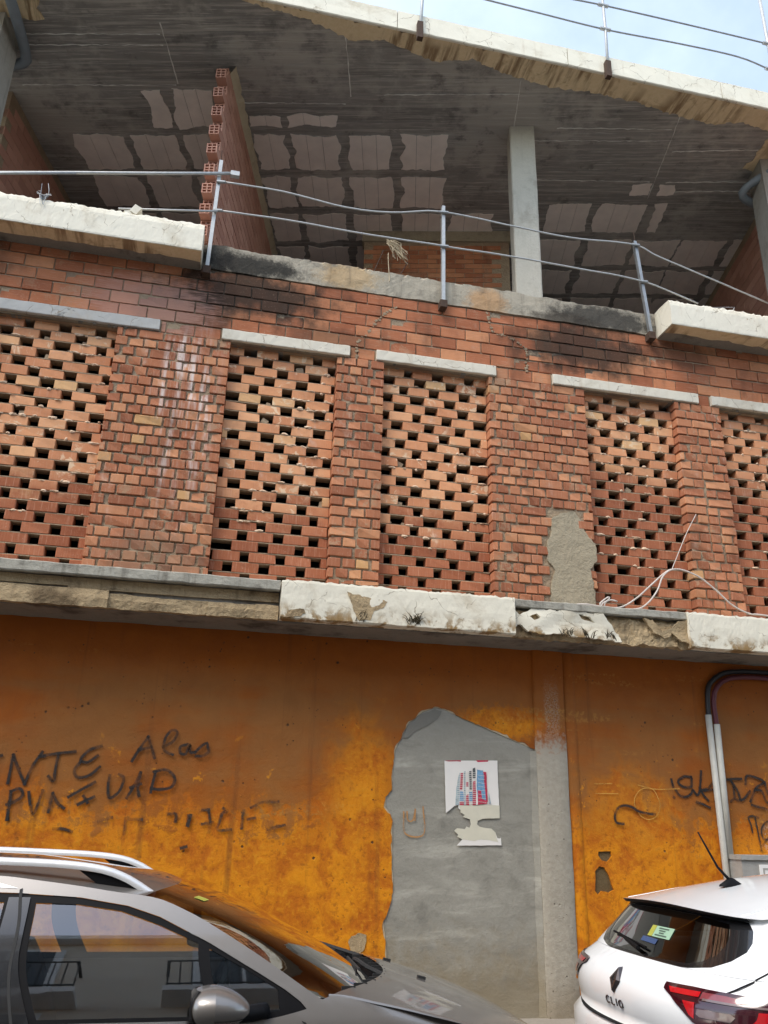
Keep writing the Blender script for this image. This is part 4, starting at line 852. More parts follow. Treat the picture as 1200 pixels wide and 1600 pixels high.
# ---- top-floor room: column, partition with open brick ends, side walls, back wall
def oriented_box(mb, u0, u1, v0, v1, z0, z1):
    k = len(mb.v)
    for z in (z0, z1):
        for u, v in ((u0, v0), (u1, v0), (u1, v1), (u0, v1)): X, Y = UV(u, v); mb.v.append(Vector((X, Y, z)))
    for q in ((0, 3, 2, 1), (4, 5, 6, 7), (0, 1, 5, 4), (1, 2, 6, 5), (2, 3, 7, 6), (3, 0, 4, 7)): mb.f.append(tuple(k + i for i in q))
def uv_of(x, y): return (x * math.cos(G) - y * math.sin(G), x * math.sin(G) + y * math.cos(G))
cu, cv = uv_of(2.936, .36)
mb = MB(); n = 24
for (u0, u1, v0, v1) in ((cu, cu + .285, cv, cv + .28),):
    ring = [(u0 + .012, v0), (u1 - .012, v0), (u1, v0 + .012), (u1, v1), (u0, v1), (u0, v0 + .012)]
    rows_ = []
    for k in range(n + 1):
        z = 6.68 + (ZC - 6.68) * k / n
        rows_.append([Vector((*UV(a, b), z)) + mnoise.noise_vector((a * 7, b * 7, z * 4)) * .004 for a, b in ring + ring[:1]])
    mb.quad_grid(rows_)
mb.obj('column', 'concrete_column', BLD, angle=40)
for nm, x, y, w in (('column', -2.76, .22, .40), ('column', 6.05, .1, .5)):
    u, v = uv_of(x, y); mb = MB(); oriented_box(mb, u - (w / 2 if x < 0 else 0), u + (w / 2 if x < 0 else w), v, v + .35, 6.68, ZC); mb.obj(nm, 'concrete_grey', BLD)
# partition wall
def hollow_brick(seed):
    """six-hole brick, holes run along its length (local x), 24 x 11 x 12 cm seen from its end"""
    L, D, H = .24, .105, .118; mb = MB(); t = .011
    ys = [-D / 2, 0, D / 2]; nz_ = 3
    # frame walls as boxes: outer shell and inner webs, open at the end
    mb.box((0, -D / 2, -H / 2), (L, -D / 2 + t, H / 2)); mb.box((0, D / 2 - t, -H / 2), (L, D / 2, H / 2)); mb.box((.002, -t / 2, -H / 2 + .002), (L - .002, t / 2, H / 2 - .002))
    for k in range(4): z = -H / 2 + t / 2 + (H - t) * k / 3; mb.box((.001, -D / 2 + .001, z - t / 2), (L - .001, D / 2 - .001, z + t / 2))
    mb.box((.13, -D / 2 + .002, -H / 2 + .002), (.14, D / 2 - .002, H / 2 - .002))
    me = mb.mesh('hollow_brick'); me.materials.append(MATS['hollow_brick']); return me
HB = hollow_brick(1)
pu, pv0 = uv_of(-.41, .017)          # top front end of the partition
part = MB(); rr2 = random.Random(3)
oriented_box(part, pu - .040, pu + .040, pv0 + .36, 6.2, 6.69, ZC)
# ribs between courses
part = part.obj('partition_wall', 'mortar', BLD)
courses = MB(); z = 6.70; r = 0; 
zt = ZC - .10
while z < zt:
    off = (r % 2) * .125
    v = pv0 + .25 + off - .02 + rr2.uniform(-.01, .01)
    vv = v + .25
    if z > 6.7:
        o = bpy.data.objects.new('hollow_brick', HB); COL.objects.link(o); o.parent = part
        X, Y = UV(pu + rr2.uniform(-.004, .004), v - .10 - (r % 2) * .02)
        o.matrix_basis = Matrix.Translation((X, Y, z + .062)) @ Matrix.Rotation(math.pi / 2 - G + rr2.uniform(-.02, .02), 4, 'Z')
    while vv < 4.9:
        oriented_box(courses, pu - .052 + rr2.uniform(-.002, .002), pu + .052 + rr2.uniform(-.002, .002), vv - .10, vv + .138, z + .006, z + .118)
        vv += .249
    z += .1265; r += 1
tag(courses.obj('partition_bricks', 'hollow_brick', part), kind='stuff')
mb = MB(); P = []
for k in range(60):                                          # rough mortar bead between partition and ceiling
    v = pv0 + .30 + k * .075; w = .055 + .022 * mnoise.noise((k * .7, 1, 2)); h = .05 + .02 * mnoise.noise((k * .9, 4, 2))
    row = []
    for (du, dz) in ((.045, -.07 - h), (.055 + w * .5, -.035 - h * .5), (.055 + w, -.002)): X, Y = UV(pu + du, v); row.append((X, Y, ZC + dz + .008 * mnoise.noise((k * 1.3, du * 30, 1))))
    P.append(row)
mb.quad_grid(P); mb.obj('mortar_bead', 'undercoat', part)
def brick_wall(name, axis, fixed, a0, a1, z0, z1, mat, bl, bh, thick, parent, stuff_name='wall_bricks'):
    """room wall in the skewed frame: mortar core and one joined sheet of its many small bricks"""
    core = MB()
    if axis == 'v': oriented_box(core, fixed - thick / 2 + .006, fixed + thick / 2 - .006, a0, a1, z0, z1)
    else: oriented_box(core, a0, a1, fixed + .006, fixed + thick, z0, z1)
    w = core.obj(name, 'mortar', parent); br = MB(); rr3 = random.Random(int(a0 * 10)); r = 0; z = z0 + .01
    while z + bh < z1:
        a = a0 + (r % 2) * bl / 2
        while a + bl < a1 + .01:
            j = rr3.uniform(-.003, .003)
            if axis == 'v': oriented_box(br, fixed - thick / 2 + j, fixed + thick / 2 + j, a, a + bl - .010, z, z + bh - .010)
            else: oriented_box(br, a, a + bl - .010, fixed + j, fixed + thick * .9, z, z + bh - .010)
            a += bl
        z += bh; r += 1
    tag(br.obj(stuff_name, mat, w), kind='stuff'); return w
lu = uv_of(-2.64, 1.38)[0]; ru = uv_of(6.584, .812)[0]
brick_wall('side_wall', 'v', lu - .06, .55, 6.0, 6.70, ZC - .003, 'hollow_brick', .25, .125, .12, BLD)
brick_wall('side_wall', 'v', ru + .06, .4, 6.0, 6.70, ZC - .003, 'hollow_brick', .25, .125, .12, BLD)
bu0, bv = uv_of(1.661, 2.6)
brick_wall('back_wall', 'u', bv, bu0, bu0 + 1.98, 6.70, ZC - .16, 'brick_band', .25, .075, .12, BLD)
mb = MB(); oriented_box(mb, bu0 - .03, bu0 + 2.0, bv - .03, bv + .16, ZC - .17, ZC - .002); mb.obj('back_wall_beam', 'cement_rough', BLD)
mb = MB(); oriented_box(mb, bu0 + .5, bu0 + 1.25, bv - .02, bv + .1, 7.86, 7.96); mb.obj('back_wall_lintel', 'concrete_grey', BLD)
mb = MB(); oriented_box(mb, bu0 + .58, bu0 + 1.2, bv - .012, bv + .1, 6.72, 7.86); mb.obj('back_doorway', 'dark_void', BLD)
mb = MB(); oriented_box(mb, lu, ru, 5.95, 6.05, 6.7, ZC - .003); mb.obj('rear_wall', 'dark_void', BLD)
# ------------------------------------------------------------------ paint marks on the wall
def strokes(name, lines, width, mat, parent, y0, label=None):
    g = bpy.data.objects.new(name, None); COL.objects.link(g); g.parent = parent; g.empty_display_size = .05
    if label: tag(g, label)
    for q in lines:
        vs_, fs_, uvs = [], [], []
        pts = catmull([(a, 0, b) for a, b in q], .012)
        d0 = (pts[1] - pts[0]).normalized(); d1 = (pts[-1] - pts[-2]).normalized()
        pts = [pts[0] - d0 * width * .3] + pts + [pts[-1] + d1 * width * .3]
        for i, p in enumerate(pts):
            d = (pts[min(i + 1, len(pts) - 1)] - pts[max(0, i - 1)]).normalized(); n = Vector((-d.z, 0, d.x))
            w = width * (1 + .18 * mnoise.noise((p.x * 14, p.z * 14, 3)))
            vs_ += [Vector((p.x, y0, p.z)) + n * w / 2, Vector((p.x, y0, p.z)) - n * w / 2]; uvs += [(i / 10, 0), (i / 10, 1)]
        for i in range(len(pts) - 1): fs_.append((2 * i, 2 * i + 1, 2 * i + 3, 2 * i + 2))
        y0 -= .0004
        me = bpy.data.meshes.new('paint_stroke'); me.from_pydata([tuple(v) for v in vs_], [], fs_)
        ul = me.uv_layers.new(name='UVMap')
        for lp in me.loops: ul.data[lp.index].uv = uvs[lp.vertex_index]
        link('paint_stroke', me, mat, g)
    return g
strokes('graffiti_lettering', GRAF_A, .034, 'spray_black', BLD, -.024, 'black sprayed words ENTE Alas PUNIDAD')
strokes('graffiti_lettering', GRAF_F, .034, 'spray_faded', BLD, -.024, 'faded black sprayed letters ALIE')
strokes('graffiti_lettering', GRAF_R, .034, 'spray_black', BLD, -.024, 'black sprayed tag beside the conduits')
strokes('graffiti_lettering', GRAF_R2, .026, 'spray_faded', BLD, -.024, 'thin grey sprayed scribble above the cabinet')
strokes('scratched_circle', CIRC, .010, 'spray_ochre', BLD, -.025)
strokes('chalk_mark', TAG, .018, 'spray_orange', BLD, -.016)
# ------------------------------------------------------------------ torn poster
PO = thing('torn_poster', 'torn white poster with red and blue tower block print on the grey cement', 'poster', (2.24, -.016, 1.82))
def on_poster(name, poly, y, mat, ej=.0, step=.02):
    o = plate(name, poly, [], .0008, wall_map(y), mat, None, step=step, edge_jit=ej); o.parent = PO; o.location = -PO.location; return o
on_poster('paper_sheet', POST_UP, -.0165, 'paper', .002)
on_poster('torn_paper_back', POST_TEAR, -.0175, 'paper_back', .002)
for k, q in enumerate(POST_RED): on_poster('red_edge_print', q, -.0176, 'ink_red')
tw = {'w': 'paper', 'r': 'ink_red', 'b': 'ink_blue', 'g': 'ink_grey', 'd': 'ink_dark'}
for k, (c, q) in enumerate(TOWER): on_poster('tower_print', q, -.0178 - .0003 * k, tw[c], .003, .012)
fl = MB()
for k in range(17):                                              # floor lines of the printed tower
    z = 1.815 + k * .0145
    fl.quad_grid([[(2.10 + .001 * k, -.0236, z), (2.10 + .001 * k, -.0236, z + .003)], [(2.262, -.0236, z + .002), (2.262, -.0236, z + .005)]])
    if k % 2: fl.quad_grid([[(2.282, -.0236, z), (2.282, -.0236, z + .0022)], [(2.35 - .0008 * k, -.0236, z - .004), (2.35 - .0008 * k, -.0236, z - .0018)]])
o = fl.obj('tower_floor_lines', 'paper'); o.parent = PO; o.location = -PO.location

# ------------------------------------------------------------------ railings
def post(mb, x, y, z0, z1, lean=0.0, w=.017, d=.04):
    t = .004
    mb.box((x - w, y - t / 2, z0), (x + w, y + t / 2, z1)); mb.box((x - w, y, z0), (x - w + t, y + d, z1)); mb.box((x + w - t, y, z0), (x + w, y + d, z1))
RG = thing('guard_railing', 'improvised steel guard railing along the open top floor edge', 'railing', (2.0, -.06, 6.42))
def rg(mb, name, mat, **k): o = mb.obj(name, mat, None, **k); o.parent = RG; o.location = -RG.location; return o
for (b, t_, dk) in (((-.283, 6.40), (-.262, 7.70), 0), ((1.995, 6.42), (1.999, 7.62), 0), ((4.230, 6.42), (4.147, 7.60), 1)):
    mb = MB(); post(mb, 0, -.075, b[1], t_[1]); 
    for v in mb.v: f = (v.z - b[1]) / (t_[1] - b[1]); v.x += b[0] + (t_[0] - b[0]) * f
    rg(mb, 'post', 'galvanised_dark' if dk else 'galvanised')
    mb = MB().box((b[0] - .035, -.09, b[1] - .03), (b[0] + .035, .02, b[1] + .05)); rg(mb, 'base_bracket', 'rust')
    mb = MB().tube([(t_[0], -.07, t_[1] - .05), (t_[0] - .005, -.07, t_[1] + .12)], .004, 6); rg(mb, 'rod_tip', 'rust')
for q, r_ in ((RAIL_A, .0095), (RAIL_B, .0095)):
    rg(MB().tube([p + Vector((0, 0, .006 * mnoise.noise((p.x * 3, 0, 1)))) for p in catmull([(a, -.09, b) for a, b in q], .12)], r_, 8), 'rail_tube', 'galvanised', smooth=True)
rg(MB().tube([(-4.2, -.10, 6.98)] + [(a, -.10, b) for a, b in RAIL_C], .016, 10), 'telescopic_tube', 'galvanised', smooth=True)
rg(MB().tube([(-2.3, -.118, 7.045)] + [(a, -.118, b - .022) for a, b in RAIL_C[:2]], .012, 8), 'telescopic_tube', 'galvanised_dark', smooth=True)
rg(MB().tube([(a, -.10, b) for a, b in RAIL_D], .0095, 8), 'rail_tube', 'galvanised', smooth=True)
rg(MB().box((-.16, -.125, 7.505), (-.075, -.075, 7.555)), 'rail_coupler', 'galvanised')
for (x, z) in ((-.25, 7.42), (-.25, 7.08), (1.99, 7.52), (1.99, 7.10), (4.13, 7.53), (4.18, 7.07)):
    rg(MB().tube([(x - .03, -.085, z + .004), (x + .05, -.10, z)], .016, 8), 'clamp', 'galvanised_dark')
RR = thing('roof_railing', 'thin steel railing with two wires on the roof edge', 'railing', (3.69, -.61, 9.28))
for q in RPOST:
    mb = MB().tube([(a, -.63, b) for a, b in q], .017, 8); o = mb.obj('post', 'galvanised', None, smooth=True); o.parent = RR; o.location = -RR.location
    a, b = q[0]
    mb = MB().box((a - .03, -.655, b - .02), (a + .03, -.598, b + .20)); o = mb.obj('base_bracket', 'rust', None); o.parent = RR; o.location = -RR.location
for q in RWIRE:
    mb = MB().tube(catmull([(a, -.63, b) for a, b in q], .1), .010, 8); o = mb.obj('wire', 'galvanised_dark', None, smooth=True); o.parent = RR; o.location = -RR.location
for (x, z) in ((3.70, 9.925), (3.70, 10.29), (5.78, 10.29), (5.75, 9.885)):
    mb = MB().tube([(x - .06, -.632, z), (x + .06, -.632, z)], .022, 8); o = mb.obj('wire_clamp', 'galvanised', None); o.parent = RR; o.location = -RR.location
o = MB().tube([(5.79, -.63, 9.3), (5.79, -.63, 11)], .020, 8).obj('post', 'galvanised', None, smooth=True); o.parent = RR; o.location = -RR.location

# ------------------------------------------------------------------ loose things on the top floor
mb = MB((.95, .05, 6.75))
rr = random.Random(8)
for (a, b) in (((1.30, .10, 6.74), (1.42, .12, 7.10)), ((1.56, .10, 6.74), (1.68, .14, 7.02))): mb.tube([a, b], .005, 6)
tag(mb.obj('rusty_rebar', 'rust'), 'two thin rusty rods sticking up behind the slab edge', 'rebar')
mb = MB((1.5, .1, 7.1))
for k in range(40):
    p = Vector((1.46 + rr.uniform(-.02, .06), .10, 7.20 + rr.uniform(-.03, .03)))
    mb.tube([p, p + Vector((rr.uniform(.02, .08), rr.uniform(-.03, .03), -.04)), p + Vector((rr.uniform(.04, .2), rr.uniform(-.04, .04), rr.uniform(-.2, -.08)))], .0035, 4)
tag(mb.obj('straw_wisp', 'straw'), 'tuft of dry straw caught on a rod above the slab edge', 'straw')
mb = MB().tube(catmull([(1.45, .02, 7.0), (1.446, .0, 6.9), (1.452, -.02, 6.75), (1.455, -.04, 6.62)], .03), .004, 5)
tag(mb.obj('hanging_string', 'straw'), 'pale string hanging over the slab edge below the straw', 'string')
mb = MB((-1.0, -.15, 6.75)); 
mb.box((-1.08, -.24, 6.755), (-.94, -.10, 6.80), Matrix.Rotation(-.6, 3, 'Y') @ Matrix.Rotation(.4, 3, 'Z'), (-1.0, -.17, 6.775)); mb.box((-1.0, -.25, 6.77), (-.93, -.12, 6.86), Matrix.Rotation(.5, 3, 'Y'), (-.96, -.18, 6.80))
tag(mb.obj('mortar_chunk', 'white_paint'), 'pale lump of rubble lying on the white top floor ledge', 'rubble')
mb = MB((-1.75, -.31, 6.7))
for k in range(12):
    p = Vector((-1.74, -.29, 6.72)); mb.tube(catmull([p, p + Vector((rr.uniform(-.06, .06), -.02, rr.uniform(.02, .07))), p + Vector((rr.uniform(-.08, .08), -.025, rr.uniform(-.1, .17)))], .03), .003, 4)
tag(mb.obj('wire_tuft', 'galvanised_dark'), 'small knot of thin wire on the left white ledge', 'wire')
mb = MB((5.3, .2, 6.7)).tube(catmull([(5.05, .3, 6.72), (5.17, .28, 7.12), (5.20, .28, 7.16), (5.50, .28, 7.22), (5.51, .28, 7.18), (5.38, .3, 6.75)], .04), .006, 6)
tag(mb.obj('bent_rod_hoop', 'galvanised_dark'), 'thin bent rod hoop standing behind the right white ledge', 'rod')

# ------------------------------------------------------------------ pipes and cables on the facade
mb = MB().tube(catmull([(-2.50, -.35, 9.20), (-2.44, -.05, 9.18), (-2.40, .48, 9.16), (-2.43, .60, 9.14), (-2.60, .66, 9.12), (-2.85, .68, 9.12)], .05), .055, 14)
tag(mb.obj('drain_pipe', 'pvc_grey', None, smooth=True), 'grey plastic drain pipe under the ceiling at the top left corner', 'pipe')
mb = MB().tube(catmull([(6.6, -.25, 9.20), (6.25, .0, 9.16), (5.98, .32, 9.06), (6.0, .42, 9.0), (6.2, .5, 9.0)], .05), .05, 14)
tag(mb.obj('drain_pipe', 'pvc_grey', None, smooth=True), 'grey plastic drain pipe under the ceiling at the right edge', 'pipe')
for nm, pipe, hose, y, hm, lab in (('electrical_conduit', PIPE1, HOSE1, -.045, 'hose_black', 'left of two grey conduit pipes rising to a dark hose'), ('electrical_conduit', PIPE2, HOSE2, -.06, 'hose_maroon', 'right of two grey conduit pipes rising to a maroon hose')):
    t = thing(nm, lab, 'conduit', (pipe[1][0], y, 1.29), 'conduits beside the cabinet')
    x0, z0 = pipe[0]; x1, z1 = pipe[1]
    o = MB().tube([(x0, y, z0), (x1, y, .32 if z1 < 1.4 else 1.44)], .027, 12).obj('pipe', 'conduit_grey', None, smooth=True); o.parent = t; o.location = -t.location
    pts = [(a, y - .0, b) for a, b in hose]; pts = [(x0, y, z0 - .05)] + pts[1:] + [(6.5, y, pts[-1][2]), (9, y, pts[-1][2] + .01)]
    o = MB().tube(catmull(pts, .05), .022, 12).obj('hose', hm, None, smooth=True); o.parent = t; o.location = -t.location
for nm, q, y, r_, mt, lab in (('loose_cable', CAB1, -.10, .0078, 'cable_white', 'pale loose cable arching over the right end of the ledge'), ('loose_cable', CAB2, -.12, .0075, 'cable_white', 'pale looped cable coiled on the ledge under the arching one'), ('tie_wire', CAB3, -.06, .004, 'cable_white', 'thin tie wire holding the looped cable up to the pier')):
    pts = [(a, y, max(b - .012, 3.41)) for a, b in q]
    if q is CAB1: pts = [(2.55, y, 3.412), (2.9, y, 3.412)] + pts + [(6.4, y, 3.43)]
    tag(MB(pts[0]).tube(catmull(pts, .03), r_, 8).obj(nm, mt, None, smooth=True), lab, 'cable')
pts = [(1.0, -.2, 3.415), (1.9, -.16, 3.413), (2.8, -.10, 3.412), (3.4, -.13, 3.411), (4.2, -.16, 3.413), (4.8, -.14, 3.42), (6.4, -.13, 3.44)]
tag(MB(pts[0]).tube(catmull(pts, .06), .007, 6).obj('black_cable', 'cable_black', None, smooth=True), 'thin black cable lying along the top of the ledge', 'cable')
rr = random.Random(4); mb = MB((1.25, -.1, 3.4))
for k in range(9):
    p = Vector((1.12 + rr.uniform(-.1, .1), -.12, 3.40)); mb.tube(catmull([p, p + Vector((rr.uniform(-.05, .25), -.03, rr.uniform(.03, .1))), p + Vector((rr.uniform(.1, .45), -.04, rr.uniform(.0, .13)))], .05), .004, 4)
tag(mb.obj('dry_twigs', 'weed'), 'few thin dry twigs lying on the ledge below the third openwork panel', 'twigs')
# ------------------------------------------------------------------ meter cabinet with sign
CB = thing('meter_cabinet', 'grey concrete meter cabinet with a white sign below the conduits', 'cabinet', (4.9, -.1, .3))
def cb(mb, name, mat): o = mb.obj(name, mat, None); o.parent = CB; o.location = -CB.location; return o
cb(MB().box((4.445, -.22, .28), (5.5, -.018, 1.44)), 'body', 'cabinet_grey')
cb(MB().box((4.435, -.235, 1.44), (5.51, -.018, 1.475)), 'top_slab', 'cabinet_grey')
sg = cb(MB().box((4.60, -.232, .85), (5.3, -.2205, 1.405)), 'sign_plate', 'sign_white')
fr = MB()
for a, b in (((4.625, -.2345, .875), (4.637, -.2325, 1.38)), ((5.263, -.2345, .875), (5.275, -.2325, 1.38)), ((4.638, -.2345, 1.368), (5.262, -.2325, 1.38)), ((4.638, -.2345, .875), (5.262, -.2325, .887))): fr.box(a, b)
o = fr.obj('sign_border', 'cabinet_grey'); o.parent = sg
ring = MB(); n = 40
ring.quad_grid([[(4.95 + math.cos(t) * r_, -.2335, 1.12 + math.sin(t) * r_) for r_ in (.195, .235)] for t in np.linspace(0, 2 * math.pi, n + 1)])
o = ring.obj('sign_ring', 'sign_pink'); o.parent = sg
# ------------------------------------------------------------------ building across the street (seen in the car glass)
OB = thing('opposite_building', 'pale apartment building with balconies across the street, mirrored in the car windows', 'building', (1, -10.8, 0))
def ob(mb, name, mat, par=None):
    o = mb.obj(name, mat, None); o.parent = par or OB
    if par is None: o.location = -OB.location
    return o
YO = -10.6
ob(MB().box((-13, YO - 6, 0), (16, YO, 8.6)), 'wall', 'opp_wall'); ob(MB().box((-13.2, YO - 6, 8.6), (16.2, YO + .35, 8.8)), 'cornice', 'opp_trim')
for f in range(2):
    z = 3.3 + f * 2.75
    for k in range(9):
        x = -12 + k * 3.1
        w = ob(MB().box((x - .09, YO, z - .06), (x + 1.29, YO + .06, z + 2.18)), 'window', 'opp_frame')
        for j in range(2):
            o = MB().box((x + .02 + j * .6, YO + .062, z + .05), (x + .57 + j * .6, YO + .066, z + 2.08)).obj('pane', 'opp_glass'); o.parent = w
        b = ob(MB().box((x - .45, YO, z - .22), (x + 1.65, YO + .85, z - .07)), 'balcony', 'opp_trim')
        rl = MB(); rl.box((x - .42, YO + .79, z + .86), (x + 1.62, YO + .83, z + .90)); rl.box((x - .42, YO + .79, z), (x + 1.62, YO + .83, z + .03))
        for j in range(15): xx = x - .41 + j * .1447; rl.box((xx, YO + .80, z - .07), (xx + .018, YO + .82, z + .87))
        for sx in (x - .42, x + 1.58): rl.box((sx, YO + .02, z + .86), (sx + .04, YO + .79, z + .90))
        o = rl.obj('balcony_rail', 'opp_iron'); o.parent = b
for k in range(6):
    x = -11 + k * 4.4
    d = ob(MB().box((x, YO, .17), (x + 2.4, YO + .05, 2.5)), 'shop_front', 'opp_frame'); o = MB().box((x + .1, YO + .052, .3), (x + 2.3, YO + .056, 2.4)).obj('pane', 'opp_glass'); o.parent = d
# ------------------------------------------------------------------ cars
def curve(tab):
    """smooth interpolation through (x, y) knots"""
    xs = np.array([a for a, b in tab], float); ys = np.array([b for a, b in tab], float)
    d = np.diff(ys) / np.diff(xs); m = np.concatenate([[d[0]], np.where(d[:-1] * d[1:] > 0, 2 * d[:-1] * d[1:] / (d[:-1] + d[1:] + 1e-12), 0), [d[-1]]])
    def f(x):
        x = min(max(x, xs[0]), xs[-1]); i = min(max(int(np.searchsorted(xs, x)) - 1, 0), len(xs) - 2)
        h = xs[i + 1] - xs[i]; t = (x - xs[i]) / h
        return float((1 + 2 * t) * (1 - t) ** 2 * ys[i] + t * (1 - t) ** 2 * h * m[i] + t * t * (3 - 2 * t) * ys[i + 1] + t * t * (t - 1) * h * m[i + 1])
    return f
class Shell:
    """wrap-around body surface: at each height a rounded outline, u runs in metres from the rear centre round one side to the front centre"""
    LR, LS, LF = 1.15, 3.0, 1.15
    def __init__(s, cy, xr, xf, w, ar, af, p=2.0, q=3.0, bulge=None):
        s.cy, s.xr, s.xf, s.w, s.ar, s.af, s.bulge = cy, xr, xf, w, ar, af, bulge
        th = np.linspace(0, math.pi / 2, 400); s.Sy = np.sin(th) ** (2 / q); s.Cx = 1 - np.cos(th) ** (2 / p)
        L = np.concatenate([[0], np.cumsum(np.hypot(np.diff(s.Sy) * .87, np.diff(s.Cx) * .46))]); s.t = L / L[-1]
    def xy(s, u, z):
        sg = -1 if u < 0 else 1; u = abs(u); w, xr, xf, ar, af = s.w(z), s.xr(z), s.xf(z), s.ar(z), s.af(z)
        if u <= s.LR: k = u / s.LR; x = xr + ar * np.interp(k, s.t, s.Cx); y = w * np.interp(k, s.t, s.Sy)
        elif u <= s.LR + s.LS: k = (u - s.LR) / s.LS; x = (xr + ar) * (1 - k) + (xf - af) * k; y = w
        else: k = (s.LR + s.LS + s.LF - u) / s.LF; k = max(k, 0); x = xf - af * np.interp(k, s.t, s.Cx); y = w * np.interp(k, s.t, s.Sy)
        if s.bulge: y += s.bulge(x, z) * (y / w) ** 2
        return float(x), float(sg * y) + s.cy
    def P(s, u, z, off=0.0):
        x, y = s.xy(u, z); p = Vector((x, y, z))
        return p + s.N(u, z) * off if off else p
    def N(s, u, z):
        e = .004; a = Vector((*s.xy(u + e, z), z)) - Vector((*s.xy(u - e, z), z)); b = Vector((*s.xy(u, z + e), z + e)) - Vector((*s.xy(u, z - e), z - e))
        n = a.cross(b); n.normalize(); c = Vector((*s.xy(u, z), 0)) - Vector((.5 * (s.xr(z) + s.xf(z)), s.cy, 0))
        if n.x * c.x + n.y * c.y < 0: n = -n
        return n
    def r(s, y, z):
        """u of the rear-face point at lateral offset y (signed, relative to the centre line)"""
        k = np.interp(min(abs(y) / s.w(z), 1), s.Sy, s.t) * s.LR; return k if y >= 0 else -k
    def sd(s, x, z, side=-1):
        """u of the side point at station x"""
        a, b = s.xr(z) + s.ar(z), s.xf(z) - s.af(z)
        if x < a: k = np.interp((x - s.xr(z)) / s.ar(z), s.Cx, s.t) * s.LR
        elif x <= b: k = s.LR + (x - a) / (b - a) * s.LS
        else: k = s.LR + s.LS + s.LF * (1 - np.interp((s.xf(z) - x) / s.af(z), s.Cx, s.t))
        return side * float(k)
def set_normals(me, N):
    me.shade_smooth()
    try: me.normals_split_custom_set_from_vertices([tuple(n) for n in N])
    except Exception: pass
def skin(sh, name, poly, mat, parent, holes=(), off=0.0, grid=.05, step=.03, org=None):
    poly = resample(poly, step); holes = [resample(h, step) for h in holes]
    V, T = cdt(poly, holes, grid)
    me = bpy.data.meshes.new(name); pts = [sh.P(u, z, off) for u, z in V]; N = [sh.N(u, z) for u, z in V]
    T2 = []
    for f in T:
        a, b, c = [pts[i] for i in f]; n = (b - a).cross(c - a)
        T2.append(f if n.dot(N[f[0]]) > 0 else f[::-1])
    me.from_pydata([tuple(p) for p in pts], [], T2); set_normals(me, N)
    return attach(link(name, me, mat), parent)
def attach(o, parent):
    """parent without moving: only the top-level Empty carries a location"""
    o.parent = parent
    top = parent
    while top.parent: top = top.parent
    o.location = (-top.location if parent == top else Vector((0, 0, 0))); return o
def ribbon(sh, name, line, width, mat, parent, off=.0015):
    """thin line drawn on the shell through (u, z) points"""
    pts = catmull([(a, b, 0) for a, b in line], .02); mb = MB()
    row = []
    for i, p in enumerate(pts):
        d = (pts[min(i + 1, len(pts) - 1)] - pts[max(i - 1, 0)]).normalized(); n = Vector((-d.y, d.x, 0)) * width / 2
        row.append([sh.P(p.x + n.x, p.y + n.y, off), sh.P(p.x - n.x, p.y - n.y, off)])
    mb.quad_grid(row); return attach(mb.obj(name, mat, None, smooth=True), parent)
def loft(name, F, nu, nv, mat, parent, off=0.0, flip=False):
    mb = MB(); mb.quad_grid([[F(i / nu, j / nv) for j in range(nv + 1)] for i in range(nu + 1)])
    return attach(mb.obj(name, mat, None, smooth=True), parent)
def wheel(x, y, r, side, parent):
    w = MB(); n = 36
    prof = [(.0, r * .62), (.0, r * .9), (.03, r), (.17, r), (.20, r * .9), (.20, r * .62)]
    w.quad_grid([[(x + math.cos(t) * rr, y - side * d, r + math.sin(t) * rr) for d, rr in prof] for t in np.linspace(0, 2 * math.pi, n + 1)])
    wl = attach(w.obj('wheel', 'rubber', None, smooth=True), parent)
    rm = MB()
    for k in range(5):
        a = k * 2 * math.pi / 5
        for da in (-.10, .10):
            p0 = Vector((x + math.cos(a + da * 2.4) * .05, y - side * .015, r + math.sin(a + da * 2.4) * .05)); p1 = Vector((x + math.cos(a + da) * r * .6, y - side * .02, r + math.sin(a + da) * r * .6)); rm.tube([p0, p1], [.03, .02], 6)
    rm.quad_grid([[(x + math.cos(t) * rr, y - side * d, r + math.sin(t) * rr) for d, rr in ((.0, r * .64), (.02, r * .58), (.12, r * .55), (.13, .02))] for t in np.linspace(0, 2 * math.pi, n + 1)])
    rim = rm.obj('rim', 'galvanised'); rim.parent = wl
CY = -2.41
def top_of(sh, u, fn, z0, z1):
    """height at which the shell meets the edge curve z = fn(x)"""
    for _ in range(40):
        zm = .5 * (z0 + z1)
        xx, yy = sh.xy(u, zm)
        if zm < (fn(xx, yy - sh.cy) if fn.__code__.co_argcount > 1 else fn(xx)): z0 = zm
        else: z1 = zm
    return .5 * (z0 + z1)
# ================================================================== white hatchback, seen from behind
HC = thing('white_hatchback', 'white hatchback parked at the right with red tail lamp and roof antenna', 'car', (4.1, CY, 0))
c_ = lambda v: (lambda z: v)
lo = Shell(CY, curve([(.18, 2.36), (.30, 2.22), (.45, 2.155), (.62, 2.135), (.715, 2.135), (.745, 2.150), (.765, 2.185), (.80, 2.178), (.86, 2.165), (.92, 2.172), (.97, 2.20), (1.01, 2.25), (1.04, 2.32)]), curve([(.18, 6.05), (.4, 6.18), (.6, 6.19), (.8, 6.08), (1.04, 5.6)]), curve([(.18, .80), (.30, .86), (.5, .893), (.75, .893), (.80, .882), (.92, .880), (.99, .855), (1.04, .815)]), curve([(.18, .42), (.6, .47), (.9, .46), (.98, .42), (1.04, .30)]), c_(.62))
UT = lo.LR + lo.LS + lo.LF
topz = curve([(2.0, 1.04), (4.6, 1.04), (5.2, .985), (5.7, .88), (6.0, .74), (6.2, .60)])
ring_top = []
us = np.linspace(-UT, UT, 181)
for u in us: ring_top.append((float(u), min(1.04, top_of(lo, u, topz, .4, 1.06))))
